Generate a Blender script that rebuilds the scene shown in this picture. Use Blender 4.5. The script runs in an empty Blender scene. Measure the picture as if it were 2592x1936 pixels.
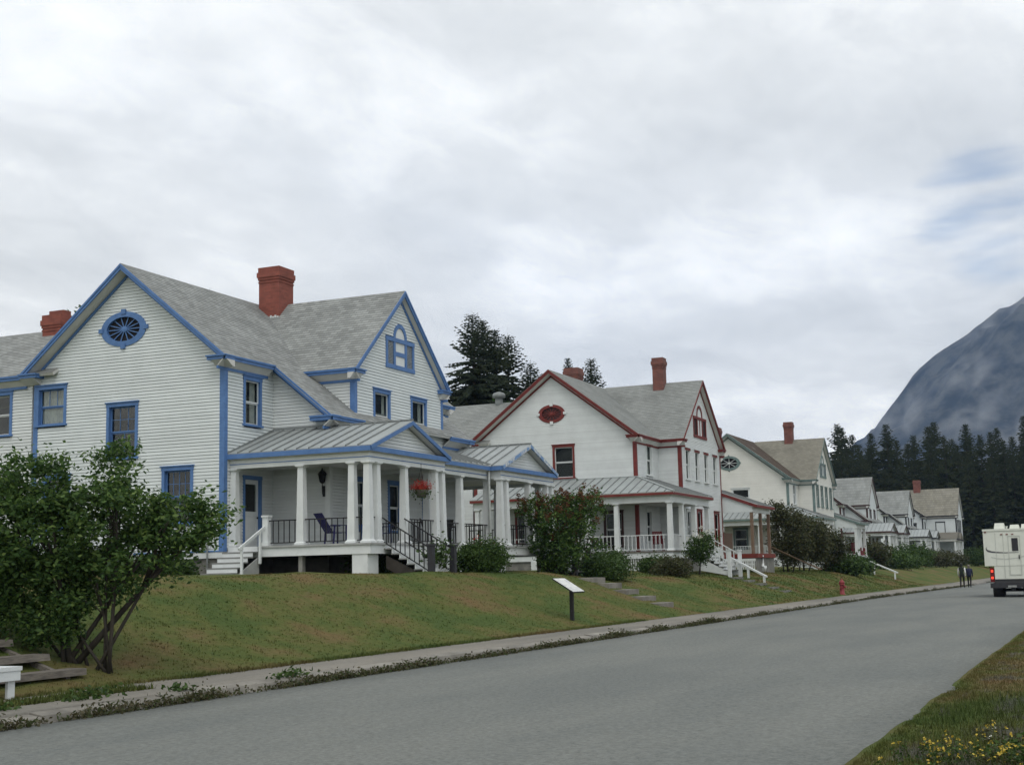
import bpy, math, random
from mathutils import Vector as V, noise
R = math.radians
sc = bpy.context.scene
COL = sc.collection
random.seed(11)

# ------------------------------------------------------------------ camera
cam_d = bpy.data.cameras.new('camera'); cam = bpy.data.objects.new('camera', cam_d); COL.objects.link(cam)
YAW, PIT, ROLL, EYE = 0.409878777, 0.140228151, -0.0228476537, 1.65
_f = V((math.cos(YAW)*math.cos(PIT), math.sin(YAW)*math.cos(PIT), math.sin(PIT)))
_r = _f.cross(V((0, 0, 1))).normalized(); _u = _r.cross(_f)
_r2 = _r*math.cos(ROLL) + _u*math.sin(ROLL); _u2 = _u*math.cos(ROLL) - _r*math.sin(ROLL)
from mathutils import Matrix
M = Matrix((( _r2.x, _u2.x, -_f.x, 0), (_r2.y, _u2.y, -_f.y, 0), (_r2.z, _u2.z, -_f.z, EYE), (0, 0, 0, 1)))
cam.matrix_world = M
cam_d.sensor_width = 36; cam_d.lens = 36*3458.37/2592
cam_d.clip_start = 0.1; cam_d.clip_end = 20000
sc.camera = cam

# ------------------------------------------------------------------ world: overcast cloud deck over a Nishita sky
SUN_EL, SUN_AZ = 56, 212          # azimuth of the sun (degrees from +x, counter-clockwise): behind the camera
w = bpy.data.worlds.new('World'); sc.world = w; w.use_nodes = True
nt = w.node_tree; nt.nodes.clear(); N = nt.nodes.new; L = nt.links.new
def math_n(op, a, b=None, tree=None, clamp=False):
    t = tree or nt
    n = t.nodes.new('ShaderNodeMath'); n.operation = op; n.use_clamp = clamp
    for i, q in enumerate((a, b)):
        if q is None: continue
        if isinstance(q, (int, float)): n.inputs[i].default_value = q
        else: t.links.new(q, n.inputs[i])
    return n.outputs[0]
out = N('ShaderNodeOutputWorld'); bg = N('ShaderNodeBackground'); L(bg.outputs[0], out.inputs[0])
sky = N('ShaderNodeTexSky'); sky.sky_type = 'NISHITA'; sky.sun_disc = False
sky.sun_elevation = R(SUN_EL); sky.sun_rotation = R(90-SUN_AZ); sky.altitude = 10; sky.air_density = 1.0; sky.dust_density = 0.3
skys = N('ShaderNodeMixRGB'); skys.blend_type = 'MULTIPLY'; skys.inputs[0].default_value = 1
L(sky.outputs[0], skys.inputs[1]); skys.inputs[2].default_value = (.12, .12, .12, 1)
tc = N('ShaderNodeTexCoord'); sep = N('ShaderNodeSeparateXYZ'); L(tc.outputs['Generated'], sep.inputs[0])
zz = math_n('ADD', math_n('MAXIMUM', sep.outputs[2], 0.0), 0.16)
cmb = N('ShaderNodeCombineXYZ'); L(math_n('DIVIDE', sep.outputs[0], zz), cmb.inputs[0]); L(math_n('DIVIDE', sep.outputs[1], zz), cmb.inputs[1])
def wnoise(scale, detail, rough, off, dist=0.0, sy=1.0):
    mp = N('ShaderNodeMapping'); mp.inputs['Location'].default_value = off; mp.inputs['Scale'].default_value = (1, sy, 1)
    L(cmb.outputs[0], mp.inputs[0])
    n = N('ShaderNodeTexNoise'); n.inputs['Scale'].default_value = scale; n.inputs['Detail'].default_value = detail
    n.inputs['Roughness'].default_value = rough; n.inputs['Distortion'].default_value = dist
    L(mp.outputs[0], n.inputs[0]); return n.outputs[0]
n1 = wnoise(.75, 5, .5, (3.1, 1.7, 0)); n2 = wnoise(2.1, 7, .55, (8.2, 4.4, 2), .25); n3 = wnoise(1.3, 3, .5, (1.3, 9.1, 5))
n5 = wnoise(4.2, 9, .6, (2.2, 6.4, 1), .5, 1.6)
mixv = math_n('ADD', math_n('ADD', math_n('MULTIPLY', n1, .46), math_n('MULTIPLY', n2, .34)), math_n('MULTIPLY', n5, .20))
cr = N('ShaderNodeValToRGB'); L(mixv, cr.inputs[0])
e = cr.color_ramp.elements
e[0].position = .36; e[0].color = (.71, .735, .735, 1)
e[1].position = .62; e[1].color = (1.30, 1.31, 1.28, 1)
m_ = cr.color_ramp.elements.new(.5); m_.color = (.945, .965, .955, 1)
# one ragged gap of blue, low on the right
def dirdot(d):
    n = N('ShaderNodeVectorMath'); n.operation = 'DOT_PRODUCT'; L(tc.outputs['Generated'], n.inputs[0]); n.inputs[1].default_value = V(d).normalized(); return n.outputs['Value']
hole = N('ShaderNodeMapRange'); hole.inputs[1].default_value = .9955; hole.inputs[2].default_value = 1.0; hole.interpolation_type = 'SMOOTHSTEP'
L(dirdot((.968, .062, .240)), hole.inputs[0])
n4 = wnoise(3.6, 4, .55, (5.3, 2.6, 7), .2, .45)
hv = N('ShaderNodeMapRange'); hv.inputs[1].default_value = .50; hv.inputs[2].default_value = .78; L(math_n('MULTIPLY', math_n('ADD', n4, .13), hole.outputs[0]), hv.inputs[0])
hv.interpolation_type = 'SMOOTHSTEP'; hv.inputs[4].default_value = .8
mx = N('ShaderNodeMixRGB'); L(hv.outputs[0], mx.inputs[0]); L(cr.outputs[0], mx.inputs[1]); L(skys.outputs[0], mx.inputs[2])
L(mx.outputs[0], bg.inputs[0]); bg.inputs[1].default_value = 1.0

sd = bpy.data.lights.new('sun', 'SUN'); sd.energy = 1.0; sd.angle = R(30); sd.color = (1, .96, .9)
sun = bpy.data.objects.new('sun', sd); COL.objects.link(sun)
sdir = V((math.cos(R(SUN_AZ))*math.cos(R(SUN_EL)), math.sin(R(SUN_AZ))*math.cos(R(SUN_EL)), math.sin(R(SUN_EL))))
sun.rotation_euler = (-sdir).to_track_quat('-Z', 'Y').to_euler(); sun.location = (0, -10, 40)

vs = sc.view_settings; vs.view_transform = 'Standard'; vs.look = 'None'; vs.exposure = 0.0; vs.gamma = 1.0; vs.use_curve_mapping = False
sc.cycles.use_denoising = True; sc.cycles.max_bounces = 6; sc.cycles.diffuse_bounces = 3; sc.cycles.glossy_bounces = 3
sc.cycles.transparent_max_bounces = 12; sc.cycles.volume_bounces = 0; sc.cycles.caustics_reflective = False; sc.cycles.caustics_refractive = False
sc.render.film_transparent = False

# ------------------------------------------------------------------ materials
MATS = {}
def newmat(name):
    m = bpy.data.materials.new(name); m.use_nodes = True; t = m.node_tree
    MATS[name] = m
    return m, t, t.nodes['Principled BSDF']
def rgba(c): return (c[0], c[1], c[2], 1)
def paint(name, c1, c2=None, scale=3.0, rough=.6, bump=0.0, bscale=30.0, vary=0.0, island=False, spec=.3, metal=0.0, contrast=(.35, .65), stretch=(1, 1, 1)):
    m, t, b = newmat(name); n = t.nodes.new; l = t.links.new
    tcn = n('ShaderNodeTexCoord'); mp = n('ShaderNodeMapping'); mp.inputs['Scale'].default_value = stretch; l(tcn.outputs['Object'], mp.inputs[0])
    c2 = c2 or tuple(x*.82 for x in c1)
    nz = n('ShaderNodeTexNoise'); nz.inputs['Scale'].default_value = scale; nz.inputs['Detail'].default_value = 8; nz.inputs['Roughness'].default_value = .65
    l(mp.outputs[0], nz.inputs[0])
    cr = n('ShaderNodeValToRGB'); l(nz.outputs[0], cr.inputs[0])
    cr.color_ramp.elements[0].position = contrast[0]; cr.color_ramp.elements[0].color = rgba(c2)
    cr.color_ramp.elements[1].position = contrast[1]; cr.color_ramp.elements[1].color = rgba(c1)
    col = cr.outputs[0]
    if vary:
        if island: rnd = n('ShaderNodeNewGeometry').outputs['Random Per Island']
        else: rnd = n('ShaderNodeObjectInfo').outputs['Random']
        hs = n('ShaderNodeHueSaturation'); l(col, hs.inputs['Color'])
        mr = n('ShaderNodeMapRange'); l(rnd, mr.inputs[0]); mr.inputs[3].default_value = 1-vary; mr.inputs[4].default_value = 1+vary*.6
        l(mr.outputs[0], hs.inputs['Value']); col = hs.outputs[0]
    l(col, b.inputs['Base Color']); b.inputs['Roughness'].default_value = rough; b.inputs['Metallic'].default_value = metal
    b.inputs['Specular IOR Level'].default_value = spec
    if bump:
        nb = n('ShaderNodeTexNoise'); nb.inputs['Scale'].default_value = bscale; nb.inputs['Detail'].default_value = 6; l(mp.outputs[0], nb.inputs[0])
        bp = n('ShaderNodeBump'); bp.inputs['Strength'].default_value = bump; bp.inputs['Distance'].default_value = .02; l(nb.outputs[0], bp.inputs['Height']); l(bp.outputs[0], b.inputs['Normal'])
    return m
def leafmat(name, cols, trans=.25, rough=.55):
    m, t, b = newmat(name); n = t.nodes.new; l = t.links.new
    rnd = n('ShaderNodeNewGeometry').outputs['Random Per Island']
    cr = n('ShaderNodeValToRGB'); l(rnd, cr.inputs[0]); el = cr.color_ramp.elements
    el[0].color = rgba(cols[0]); el[-1].color = rgba(cols[-1])
    for i, c in enumerate(cols[1:-1]): q = el.new((i+1)/(len(cols)-1)); q.color = rgba(c)
    l(cr.outputs[0], b.inputs['Base Color']); b.inputs['Roughness'].default_value = rough; b.inputs['Specular IOR Level'].default_value = .25
    tr = n('ShaderNodeBsdfTranslucent'); l(cr.outputs[0], tr.inputs[0]); mxn = n('ShaderNodeMixShader'); mxn.inputs[0].default_value = trans
    l(b.outputs[0], mxn.inputs[1]); l(tr.outputs[0], mxn.inputs[2]); l(mxn.outputs[0], t.nodes['Material Output'].inputs[0])
    return m
WHITE = paint('white_siding_paint', (.66, .705, .715), (.595, .64, .65), 1.2, .55, .05, 60, .05)
WHITEJ = paint('white_siding_paint_joined', (.665, .70, .705), (.60, .63, .635), 1.2, .55, .05, 60, .06, True)
CREAM = paint('cream_siding_paint', (.74, .74, .70), (.68, .68, .64), 1.2, .55, .05, 60, .04, True)
TRIMW = paint('white_trim_paint', (.695, .725, .73), (.605, .635, .64), 2.5, .5, .04, 50)
SOFF = paint('soffit_paint', (.62, .62, .60), (.55, .55, .53), 2, .6)
BLUE = paint('blue_trim_paint', (.10, .205, .44), (.075, .16, .355), 3.5, .5, .04, 50)
BLUEF = paint('faded_blue_paint', (.16, .28, .50), (.55, .58, .60), 3.0, .6, .04, 50, contrast=(.42, .52))
RED = paint('red_trim_paint', (.19, .035, .03), (.13, .025, .022), 3.5, .5, .04, 50)
GREEN = paint('grey_green_trim_paint', (.17, .24, .23), (.12, .17, .17), 3.5, .55)
DARKT = paint('dark_maroon_trim_paint', (.07, .03, .03), (.05, .025, .025), 3, .55)
BLKT = paint('black_trim_paint', (.035, .035, .04), (.025, .025, .03), 3, .55)
BRICK, _t, _b = newmat('painted_brick')
def brick_setup(m, c1, c2, mort):
    t = m.node_tree; b = t.nodes['Principled BSDF']; n = t.nodes.new; l = t.links.new
    tcn = n('ShaderNodeTexCoord'); sp = n('ShaderNodeSeparateXYZ'); l(tcn.outputs['Object'], sp.inputs[0])
    ad = math_n('ADD', sp.outputs[0], sp.outputs[1], t); cb = n('ShaderNodeCombineXYZ'); l(ad, cb.inputs[0]); l(sp.outputs[2], cb.inputs[1])
    br = n('ShaderNodeTexBrick'); l(cb.outputs[0], br.inputs[0]); br.inputs['Scale'].default_value = 1
    br.inputs['Brick Width'].default_value = .21; br.inputs['Row Height'].default_value = .075; br.inputs['Mortar Size'].default_value = .006
    br.inputs[1].default_value = rgba(c1); br.inputs[2].default_value = rgba(c2); br.inputs[3].default_value = rgba(mort)
    nz = n('ShaderNodeTexNoise'); nz.inputs['Scale'].default_value = 3; nz.inputs['Detail'].default_value = 6; l(tcn.outputs['Object'], nz.inputs[0])
    hs = n('ShaderNodeHueSaturation'); l(br.outputs[0], hs.inputs['Color'])
    mr = n('ShaderNodeMapRange'); l(nz.outputs[0], mr.inputs[0]); mr.inputs[3].default_value = .6; mr.inputs[4].default_value = 1.4; l(mr.outputs[0], hs.inputs['Value'])
    l(hs.outputs[0], b.inputs['Base Color']); b.inputs['Roughness'].default_value = .85
    bp = n('ShaderNodeBump'); bp.inputs['Strength'].default_value = .5; bp.inputs['Distance'].default_value = .01; bp.invert = True; l(br.outputs['Fac'], bp.inputs['Height']); l(bp.outputs[0], b.inputs['Normal'])
brick_setup(BRICK, (.25, .07, .05), (.19, .055, .04), (.19, .07, .05))
BRICK2, _t, _b = newmat('dark_brick'); brick_setup(BRICK2, (.19, .06, .045), (.13, .045, .038), (.2, .15, .13))
def shingle(name, c1, c2, c3, moss=None):
    m, t, b = newmat(name); n = t.nodes.new; l = t.links.new
    uv = n('ShaderNodeUVMap'); br = n('ShaderNodeTexBrick'); l(uv.outputs[0], br.inputs[0])
    br.inputs['Scale'].default_value = 1; br.inputs['Brick Width'].default_value = .27; br.inputs['Row Height'].default_value = .16; br.inputs['Mortar Size'].default_value = .007
    br.inputs['Bias'].default_value = -.1
    br.inputs[1].default_value = rgba(c1); br.inputs[2].default_value = rgba(c2); br.inputs[3].default_value = rgba(c3)
    tcn = n('ShaderNodeTexCoord'); nz = n('ShaderNodeTexNoise'); nz.inputs['Scale'].default_value = .8; nz.inputs['Detail'].default_value = 7; l(tcn.outputs['Object'], nz.inputs[0])
    hs = n('ShaderNodeHueSaturation'); l(br.outputs[0], hs.inputs['Color']); mr = n('ShaderNodeMapRange'); l(nz.outputs[0], mr.inputs[0]); mr.inputs[3].default_value = .72; mr.inputs[4].default_value = 1.28
    l(mr.outputs[0], hs.inputs['Value']); col = hs.outputs[0]
    if moss:
        nm = n('ShaderNodeTexNoise'); nm.inputs['Scale'].default_value = 1.1; nm.inputs['Detail'].default_value = 8; l(tcn.outputs['Object'], nm.inputs[0])
        rm = n('ShaderNodeMapRange'); l(nm.outputs[0], rm.inputs[0]); rm.inputs[1].default_value = moss[1]; rm.inputs[2].default_value = moss[1]+.08
        mi = n('ShaderNodeMixRGB'); l(rm.outputs[0], mi.inputs[0]); l(col, mi.inputs[1]); mi.inputs[2].default_value = rgba(moss[0]); col = mi.outputs[0]
    l(col, b.inputs['Base Color']); b.inputs['Roughness'].default_value = .9; b.inputs['Specular IOR Level'].default_value = .2
    nb = n('ShaderNodeTexNoise'); nb.inputs['Scale'].default_value = 120; l(tcn.outputs['Object'], nb.inputs[0]); bp = n('ShaderNodeBump'); bp.inputs['Strength'].default_value = .3; bp.inputs['Distance'].default_value = .01
    l(nb.outputs[0], bp.inputs['Height']); l(bp.outputs[0], b.inputs['Normal'])
    return m
SHIN = shingle('grey_shingles', (.295, .308, .302), (.195, .204, .20), (.155, .16, .157))
SHIN2 = shingle('light_grey_shingles', (.255, .268, .26), (.205, .216, .209), (.178, .187, .182))
SHIN3 = shingle('tan_weathered_shingles', (.235, .225, .19), (.18, .175, .145), (.14, .132, .11))
SHINM = shingle('mossy_brown_shingles', (.10, .075, .058), (.06, .045, .036), (.045, .035, .03), ((.27, .25, .21), .64))
METAL = paint('galvanised_roof', (.33, .36, .36), (.27, .295, .295), 1.1, .45, .03, 20, .05, spec=.5)
SEAM = paint('roof_seam_shade', (.22, .235, .235), (.18, .19, .19), 3, .5)  # shaded side of the seams painted in: darker than the roof metal
METALD = paint('zinc_vent', (.22, .24, .24), (.16, .17, .17), 4, .5, spec=.5)
GLASS, _t, _b = newmat('window_glass')
_fr = _t.nodes.new('ShaderNodeFresnel'); _fr.inputs[0].default_value = 1.30
_tr = _t.nodes.new('ShaderNodeBsdfTransparent'); _tr.inputs[0].default_value = (.8, .83, .82, 1)
_gl = _t.nodes.new('ShaderNodeBsdfGlossy'); _gl.inputs['Roughness'].default_value = .03
_mx = _t.nodes.new('ShaderNodeMixShader'); _mx.inputs[0].default_value = .05; _t.links.new(_tr.outputs[0], _mx.inputs[1]); _t.links.new(_gl.outputs[0], _mx.inputs[2])
_t.links.new(_mx.outputs[0], _t.nodes['Material Output'].inputs[0])
CURT = paint('curtain_cloth', (.62, .62, .60), (.45, .46, .46), 5, .9)
DARKIN = paint('dark_interior', (.02, .02, .022), (.012, .012, .014), 2, .9)  # near black: room darkness put into colour; also dark panes, lantern glass
LATT = paint('louver_grey', (.34, .37, .40), (.25, .28, .31), 6, .7)
IRON = paint('black_iron', (.018, .018, .02), (.012, .012, .014), 8, .5)
WOODG = paint('weathered_timber', (.20, .18, .155), (.10, .09, .08), 4, .85, .3, 30, stretch=(1, 6, 6))
DKWOOD = paint('dark_stringer_wood', (.06, .052, .045), (.04, .035, .03), 4, .8)
WOODB = paint('brown_post_timber', (.22, .155, .11), (.15, .10, .072), 4, .75, .2, 30, stretch=(6, 6, 1))
DECKR = paint('red_brown_deck', (.20, .035, .025), (.14, .03, .022), 4, .7)
TREADM = paint('grey_tread_paint', (.25, .255, .25), (.18, .185, .18), 4, .7)  # treads a darker grey than the white risers
GREYD = paint('grey_porch_floor', (.40, .41, .40), (.30, .31, .31), 3, .6)
CONC = paint('concrete', (.36, .35, .32), (.24, .235, .22), 2.5, .9, .3, 40, .08)
CONCD = paint('stained_concrete', (.24, .235, .215), (.13, .13, .12), 2.0, .9, .4, 25)
BARK = paint('shrub_bark', (.06, .052, .042), (.028, .025, .021), 6, .9, .5, 25, stretch=(1, 1, .3))

# ------------------------------------------------------------------ mesh helpers
MIRROR = None
def frm(o, parent=None):
    if parent is not None: o.parent = parent
    COL.objects.link(o); return o
class MB:
    def __init__(s): s.v = []; s.f = []; s.uv = []; s.mi = []
    def add(s, vs, fs, uvs=None, mi=0):
        o = len(s.v); s.v += [tuple(q) for q in vs]
        for i, f in enumerate(fs):
            s.f.append(tuple(o+k for k in f)); s.uv.append(uvs[i] if uvs else None); s.mi.append(mi)
        return s
    def box(s, x0, x1, y0, y1, z0, z1, mi=0):
        return s.add([(x0, y0, z0), (x1, y0, z0), (x1, y1, z0), (x0, y1, z0), (x0, y0, z1), (x1, y0, z1), (x1, y1, z1), (x0, y1, z1)],
                     [(0, 3, 2, 1), (4, 5, 6, 7), (0, 1, 5, 4), (1, 2, 6, 5), (2, 3, 7, 6), (3, 0, 4, 7)], mi=mi)
    def frus(s, cx, cy, z0, z1, a0, a1, b0=None, b1=None, mi=0):
        b0 = a0 if b0 is None else b0; b1 = a1 if b1 is None else b1
        return s.add([(cx-a0, cy-b0, z0), (cx+a0, cy-b0, z0), (cx+a0, cy+b0, z0), (cx-a0, cy+b0, z0), (cx-a1, cy-b1, z1), (cx+a1, cy-b1, z1), (cx+a1, cy+b1, z1), (cx-a1, cy+b1, z1)],
                     [(0, 3, 2, 1), (4, 5, 6, 7), (0, 1, 5, 4), (1, 2, 6, 5), (2, 3, 7, 6), (3, 0, 4, 7)], mi=mi)
    def hexa(s, p, mi=0):   # 8 points: bottom 4, top 4
        return s.add(p, [(0, 3, 2, 1), (4, 5, 6, 7), (0, 1, 5, 4), (1, 2, 6, 5), (2, 3, 7, 6), (3, 0, 4, 7)], mi=mi)
    def beam(s, a, b, w, h, up=(0, 0, 1), mi=0, dn=None):
        a, b, up = V(a), V(b), V(up); d = (b-a).normalized(); sd_ = d.cross(up).normalized(); u = sd_.cross(d)
        lo = -h/2 if dn is None else -dn; hi = h/2 if dn is None else h-dn
        P = []
        for z in (lo, hi):
            for q, k in ((a, -1), (b, -1), (b, 1), (a, 1)): P.append(q + sd_*(k*w/2) + u*z)
        return s.hexa(P, mi)
    def tube(s, pts, rs, n=6, mi=0, cap=True):
        pts = [V(p) for p in pts]; o = len(s.v); ring = []
        for i, p in enumerate(pts):
            d = (pts[min(i+1, len(pts)-1)] - pts[max(i-1, 0)]).normalized()
            a = d.cross(V((0, 0, 1)) if abs(d.z) < .95 else V((1, 0, 0))).normalized(); b = d.cross(a)
            r = rs[i] if isinstance(rs, (list, tuple)) else rs
            for k in range(n):
                t = 2*math.pi*k/n; s.v.append(tuple(p + a*(r*math.cos(t)) + b*(r*math.sin(t))))
        for i in range(len(pts)-1):
            for k in range(n):
                s.f.append((o+i*n+k, o+i*n+(k+1) % n, o+(i+1)*n+(k+1) % n, o+(i+1)*n+k)); s.uv.append(None); s.mi.append(mi)
        if cap:
            s.f.append(tuple(o+k for k in range(n))[::-1]); s.uv.append(None); s.mi.append(mi)
            s.f.append(tuple(o+(len(pts)-1)*n+k for k in range(n))); s.uv.append(None); s.mi.append(mi)
        return s
    def lathe(s, cx, cy, prof, n=14, mi=0):
        o = len(s.v)
        for r, z in prof:
            for k in range(n): t = 2*math.pi*k/n; s.v.append((cx+r*math.cos(t), cy+r*math.sin(t), z))
        for i in range(len(prof)-1):
            for k in range(n): s.f.append((o+i*n+k, o+i*n+(k+1) % n, o+(i+1)*n+(k+1) % n, o+(i+1)*n+k)); s.uv.append(None); s.mi.append(mi)
        s.f.append(tuple(o+k for k in range(n))[::-1]); s.uv.append(None); s.mi.append(mi)
        s.f.append(tuple(o+(len(prof)-1)*n+k for k in range(n))); s.uv.append(None); s.mi.append(mi)
        return s
    def ellip(s, c, r, n=10, m=7, mi=0):
        prof = [];
        o = len(s.v)
        for i in range(m+1):
            ph = math.pi*i/m
            for k in range(n): t = 2*math.pi*k/n; s.v.append((c[0]+r[0]*math.sin(ph)*math.cos(t), c[1]+r[1]*math.sin(ph)*math.sin(t), c[2]-r[2]*math.cos(ph)))
        for i in range(m):
            for k in range(n): s.f.append((o+i*n+k, o+i*n+(k+1) % n, o+(i+1)*n+(k+1) % n, o+(i+1)*n+k)); s.uv.append(None); s.mi.append(mi)
        return s
    def prism(s, poly, ext, mi=0):
        poly = [V(p) for p in poly]; ext = V(ext); n = len(poly)
        return s.add(poly + [p+ext for p in poly], [tuple(range(n))[::-1], tuple(range(n, 2*n))] + [(i, (i+1) % n, n+(i+1) % n, n+i) for i in range(n)], mi=mi)
    def build(s, name, mat, parent=None, smooth=False, kind=None):
        vs = s.v; fs = s.f
        if MIRROR is not None and (parent is None or parent.get('mir', 1)):
            vs = [(2*MIRROR-a, b, c) for a, b, c in vs]; fs = [f[::-1] for f in fs]; uvs = [u[::-1] if u else None for u in s.uv]
        else: uvs = s.uv
        me = bpy.data.meshes.new(name); me.from_pydata(vs, [], fs)
        if any(u is not None for u in uvs):
            ul = me.uv_layers.new(name='UVMap'); k = 0
            for u, f in zip(uvs, fs):
                for j in range(len(f)):
                    ul.data[k].uv = u[j] if u else (0, 0); k += 1
        for m in (mat if isinstance(mat, (list, tuple)) else [mat]): me.materials.append(m)
        if any(s.mi): me.polygons.foreach_set('material_index', s.mi)
        if smooth: me.polygons.foreach_set('use_smooth', [True]*len(me.polygons))
        me.update()
        o = bpy.data.objects.new(name, me)
        if kind: o['kind'] = kind
        return frm(o, parent)
def thing(name, label, cat, loc=(0, 0, 0), rz=0, group=None):
    o = bpy.data.objects.new(name, None); o.empty_display_size = .3; o.location = loc; o.rotation_euler = (0, 0, rz)
    o['label'] = label; o['category'] = cat
    if group: o['group'] = group
    return frm(o)
def tag(o, label, cat, group=None):
    o['label'] = label; o['category'] = cat
    if group: o['group'] = group
    return o
def copy_tree(o, parent=None):
    c = o.copy(); COL.objects.link(c); c.parent = parent
    for ch in o.children: copy_tree(ch, c)
    return c
def ss(a, b, t):
    t = min(1, max(0, (t-a)/(b-a))); return t*t*(3-2*t)
def fbm(x, y, s=1.0, o=4):
    v = 0; a = .5
    for i in range(o): v += a*noise.noise(V((x*s, y*s, 3.7*i))); s *= 2; a *= .5
    return v

# ------------------------------------------------------------------ ground, road, pavement, kerb
def lawn(x, y):
    zc = 1.78-.32*ss(44, 54, x); zt = 1.86
    if y < 13.75: return .10
    if y < 19.2:
        u = (y-13.75)/5.45; s_ = u*u*(3-2*u); return .13+(zc-.13)*(.45*u+.55*s_)
    return zc+(zt-zc)*ss(19.2, 23.5, y)+.01*max(0, y-45)
def ground(x, y):
    if y > 12.25:
        b = fbm(x, y, .35, 4)*.16*ss(13.6, 15, y)*(1-ss(200, 400, x)) + fbm(x+9, y, 1.6, 2)*.03*ss(13.5, 14, y)
        return lawn(x, y)+b*(1-ss(21, 24, y))
    if y > 2.25: return -.06
    z = .03+.05*fbm(x, y, .7, 3) + .03*ss(2.2, 1.2, y) if y > -4 else .03+.05*fbm(x, y, .7, 3)
    return z-.012*max(0, -2-y)*(1-ss(60, 300, -y))
def arange(a, b, st):
    r = []; x = a
    while x < b-1e-6: r.append(x); x += st
    return r
xs = arange(-90, 0, 6)+arange(0, 62, .4)+arange(62, 130, 1)+arange(130, 300, 5)+arange(300, 4000, 160)+[4000]
ys = arange(-1600, -40, 130)+arange(-40, -4, 4)+arange(-4, 2.2, .3)+[2.2, 2.3, 7, 11.9, 12.2, 12.3]+arange(12.6, 24, .3)+arange(24, 60, 3)+arange(60, 1500, 120)+[1500]
mb = MB(); W_ = len(xs)
mb.v = [(x, y, ground(x, y)) for y in ys for x in xs]
for j in range(len(ys)-1):
    for i in range(W_-1):
        mb.f.append((j*W_+i, j*W_+i+1, (j+1)*W_+i+1, (j+1)*W_+i)); mb.uv.append(None); mb.mi.append(0)
GRASS, gt, gb = newmat('lawn_grass')
def grass_nodes(t, b):
    n = t.nodes.new; l = t.links.new
    tcn = n('ShaderNodeTexCoord')
    def nz(sc_, det, ro, off=0, st=(1, 1, 1)):
        mp = n('ShaderNodeMapping'); mp.inputs['Location'].default_value = (off, off*.7, 0); mp.inputs['Scale'].default_value = st; l(tcn.outputs['Object'], mp.inputs[0])
        q = n('ShaderNodeTexNoise'); q.inputs['Scale'].default_value = sc_; q.inputs['Detail'].default_value = det; q.inputs['Roughness'].default_value = ro; l(mp.outputs[0], q.inputs[0]); return q.outputs[0]
    a = nz(.38, 8, .62, 3, (1, 1.3, 1)); c = n('ShaderNodeValToRGB'); l(a, c.inputs[0]); el = c.color_ramp.elements
    el[0].position = .40; el[0].color = (.062, .092, .026, 1); el[1].position = .72; el[1].color = (.150, .092, .048, 1)
    q = el.new(.50); q.color = (.090, .104, .031, 1); q = el.new(.59); q.color = (.122, .104, .042, 1)
    f = nz(9, 6, .7, 7); hs = n('ShaderNodeHueSaturation'); l(c.outputs[0], hs.inputs['Color'])
    mr = n('ShaderNodeMapRange'); l(f, mr.inputs[0]); mr.inputs[1].default_value = .25; mr.inputs[2].default_value = .75; mr.inputs[3].default_value = .80; mr.inputs[4].default_value = 1.36; l(mr.outputs[0], hs.inputs['Value'])
    sp = n('ShaderNodeSeparateXYZ'); l(tcn.outputs['Object'], sp.inputs[0]); lt = math_n('LESS_THAN', sp.outputs[1], 1.9, t)
    gm = n('ShaderNodeMapRange'); l(nz(.9, 6, .65, 21), gm.inputs[0]); gm.inputs[1].default_value = .52; gm.inputs[2].default_value = .60; gm.inputs[4].default_value = .8
    mg = n('ShaderNodeMixRGB'); l(math_n('MULTIPLY', gm.outputs[0], lt, t), mg.inputs[0]); l(hs.outputs[0], mg.inputs[1]); mg.inputs[2].default_value = (.125, .122, .112, 1)
    l(mg.outputs[0], b.inputs['Base Color']); b.inputs['Roughness'].default_value = .95; b.inputs['Specular IOR Level'].default_value = .1
    h = nz(22, 5, .75, 2); bp = n('ShaderNodeBump'); bp.inputs['Strength'].default_value = .8; bp.inputs['Distance'].default_value = .05; l(h, bp.inputs['Height']); l(bp.outputs[0], b.inputs['Normal'])
grass_nodes(gt, gb)
g = mb.build('ground', GRASS, smooth=True); g['kind'] = 'structure'

ASPH, t_, b_ = newmat('worn_asphalt')
def asphalt_nodes(t, b, base, dark, fine=.35):
    n = t.nodes.new; l = t.links.new; tcn = n('ShaderNodeTexCoord')
    def nz(sc_, det, ro, st=(1, 1, 1)):
        mp = n('ShaderNodeMapping'); mp.inputs['Scale'].default_value = st; l(tcn.outputs['Object'], mp.inputs[0])
        q = n('ShaderNodeTexNoise'); q.inputs['Scale'].default_value = sc_; q.inputs['Detail'].default_value = det; q.inputs['Roughness'].default_value = ro; l(mp.outputs[0], q.inputs[0]); return q.outputs[0]
    c = n('ShaderNodeValToRGB'); l(nz(.5, 7, .6, (.25, 1, 1)), c.inputs[0]); el = c.color_ramp.elements
    el[0].position = .38; el[0].color = rgba(dark); el[1].position = .60; el[1].color = rgba(base)
    f = nz(16, 9, .85); hs = n('ShaderNodeHueSaturation'); l(c.outputs[0], hs.inputs['Color']); mr = n('ShaderNodeMapRange'); l(f, mr.inputs[0]); mr.inputs[1].default_value = .3; mr.inputs[2].default_value = .7
    mr.inputs[3].default_value = 1-fine; mr.inputs[4].default_value = 1+fine; l(mr.outputs[0], hs.inputs['Value'])
    l(hs.outputs[0], b.inputs['Base Color']); b.inputs['Roughness'].default_value = .85; b.inputs['Specular IOR Level'].default_value = .25
    bp = n('ShaderNodeBump'); bp.inputs['Strength'].default_value = .5; bp.inputs['Distance'].default_value = .01; l(f, bp.inputs['Height']); l(bp.outputs[0], b.inputs['Normal'])
asphalt_nodes(t_, b_, (.155, .163, .151), (.128, .138, .131), .55)
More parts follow.
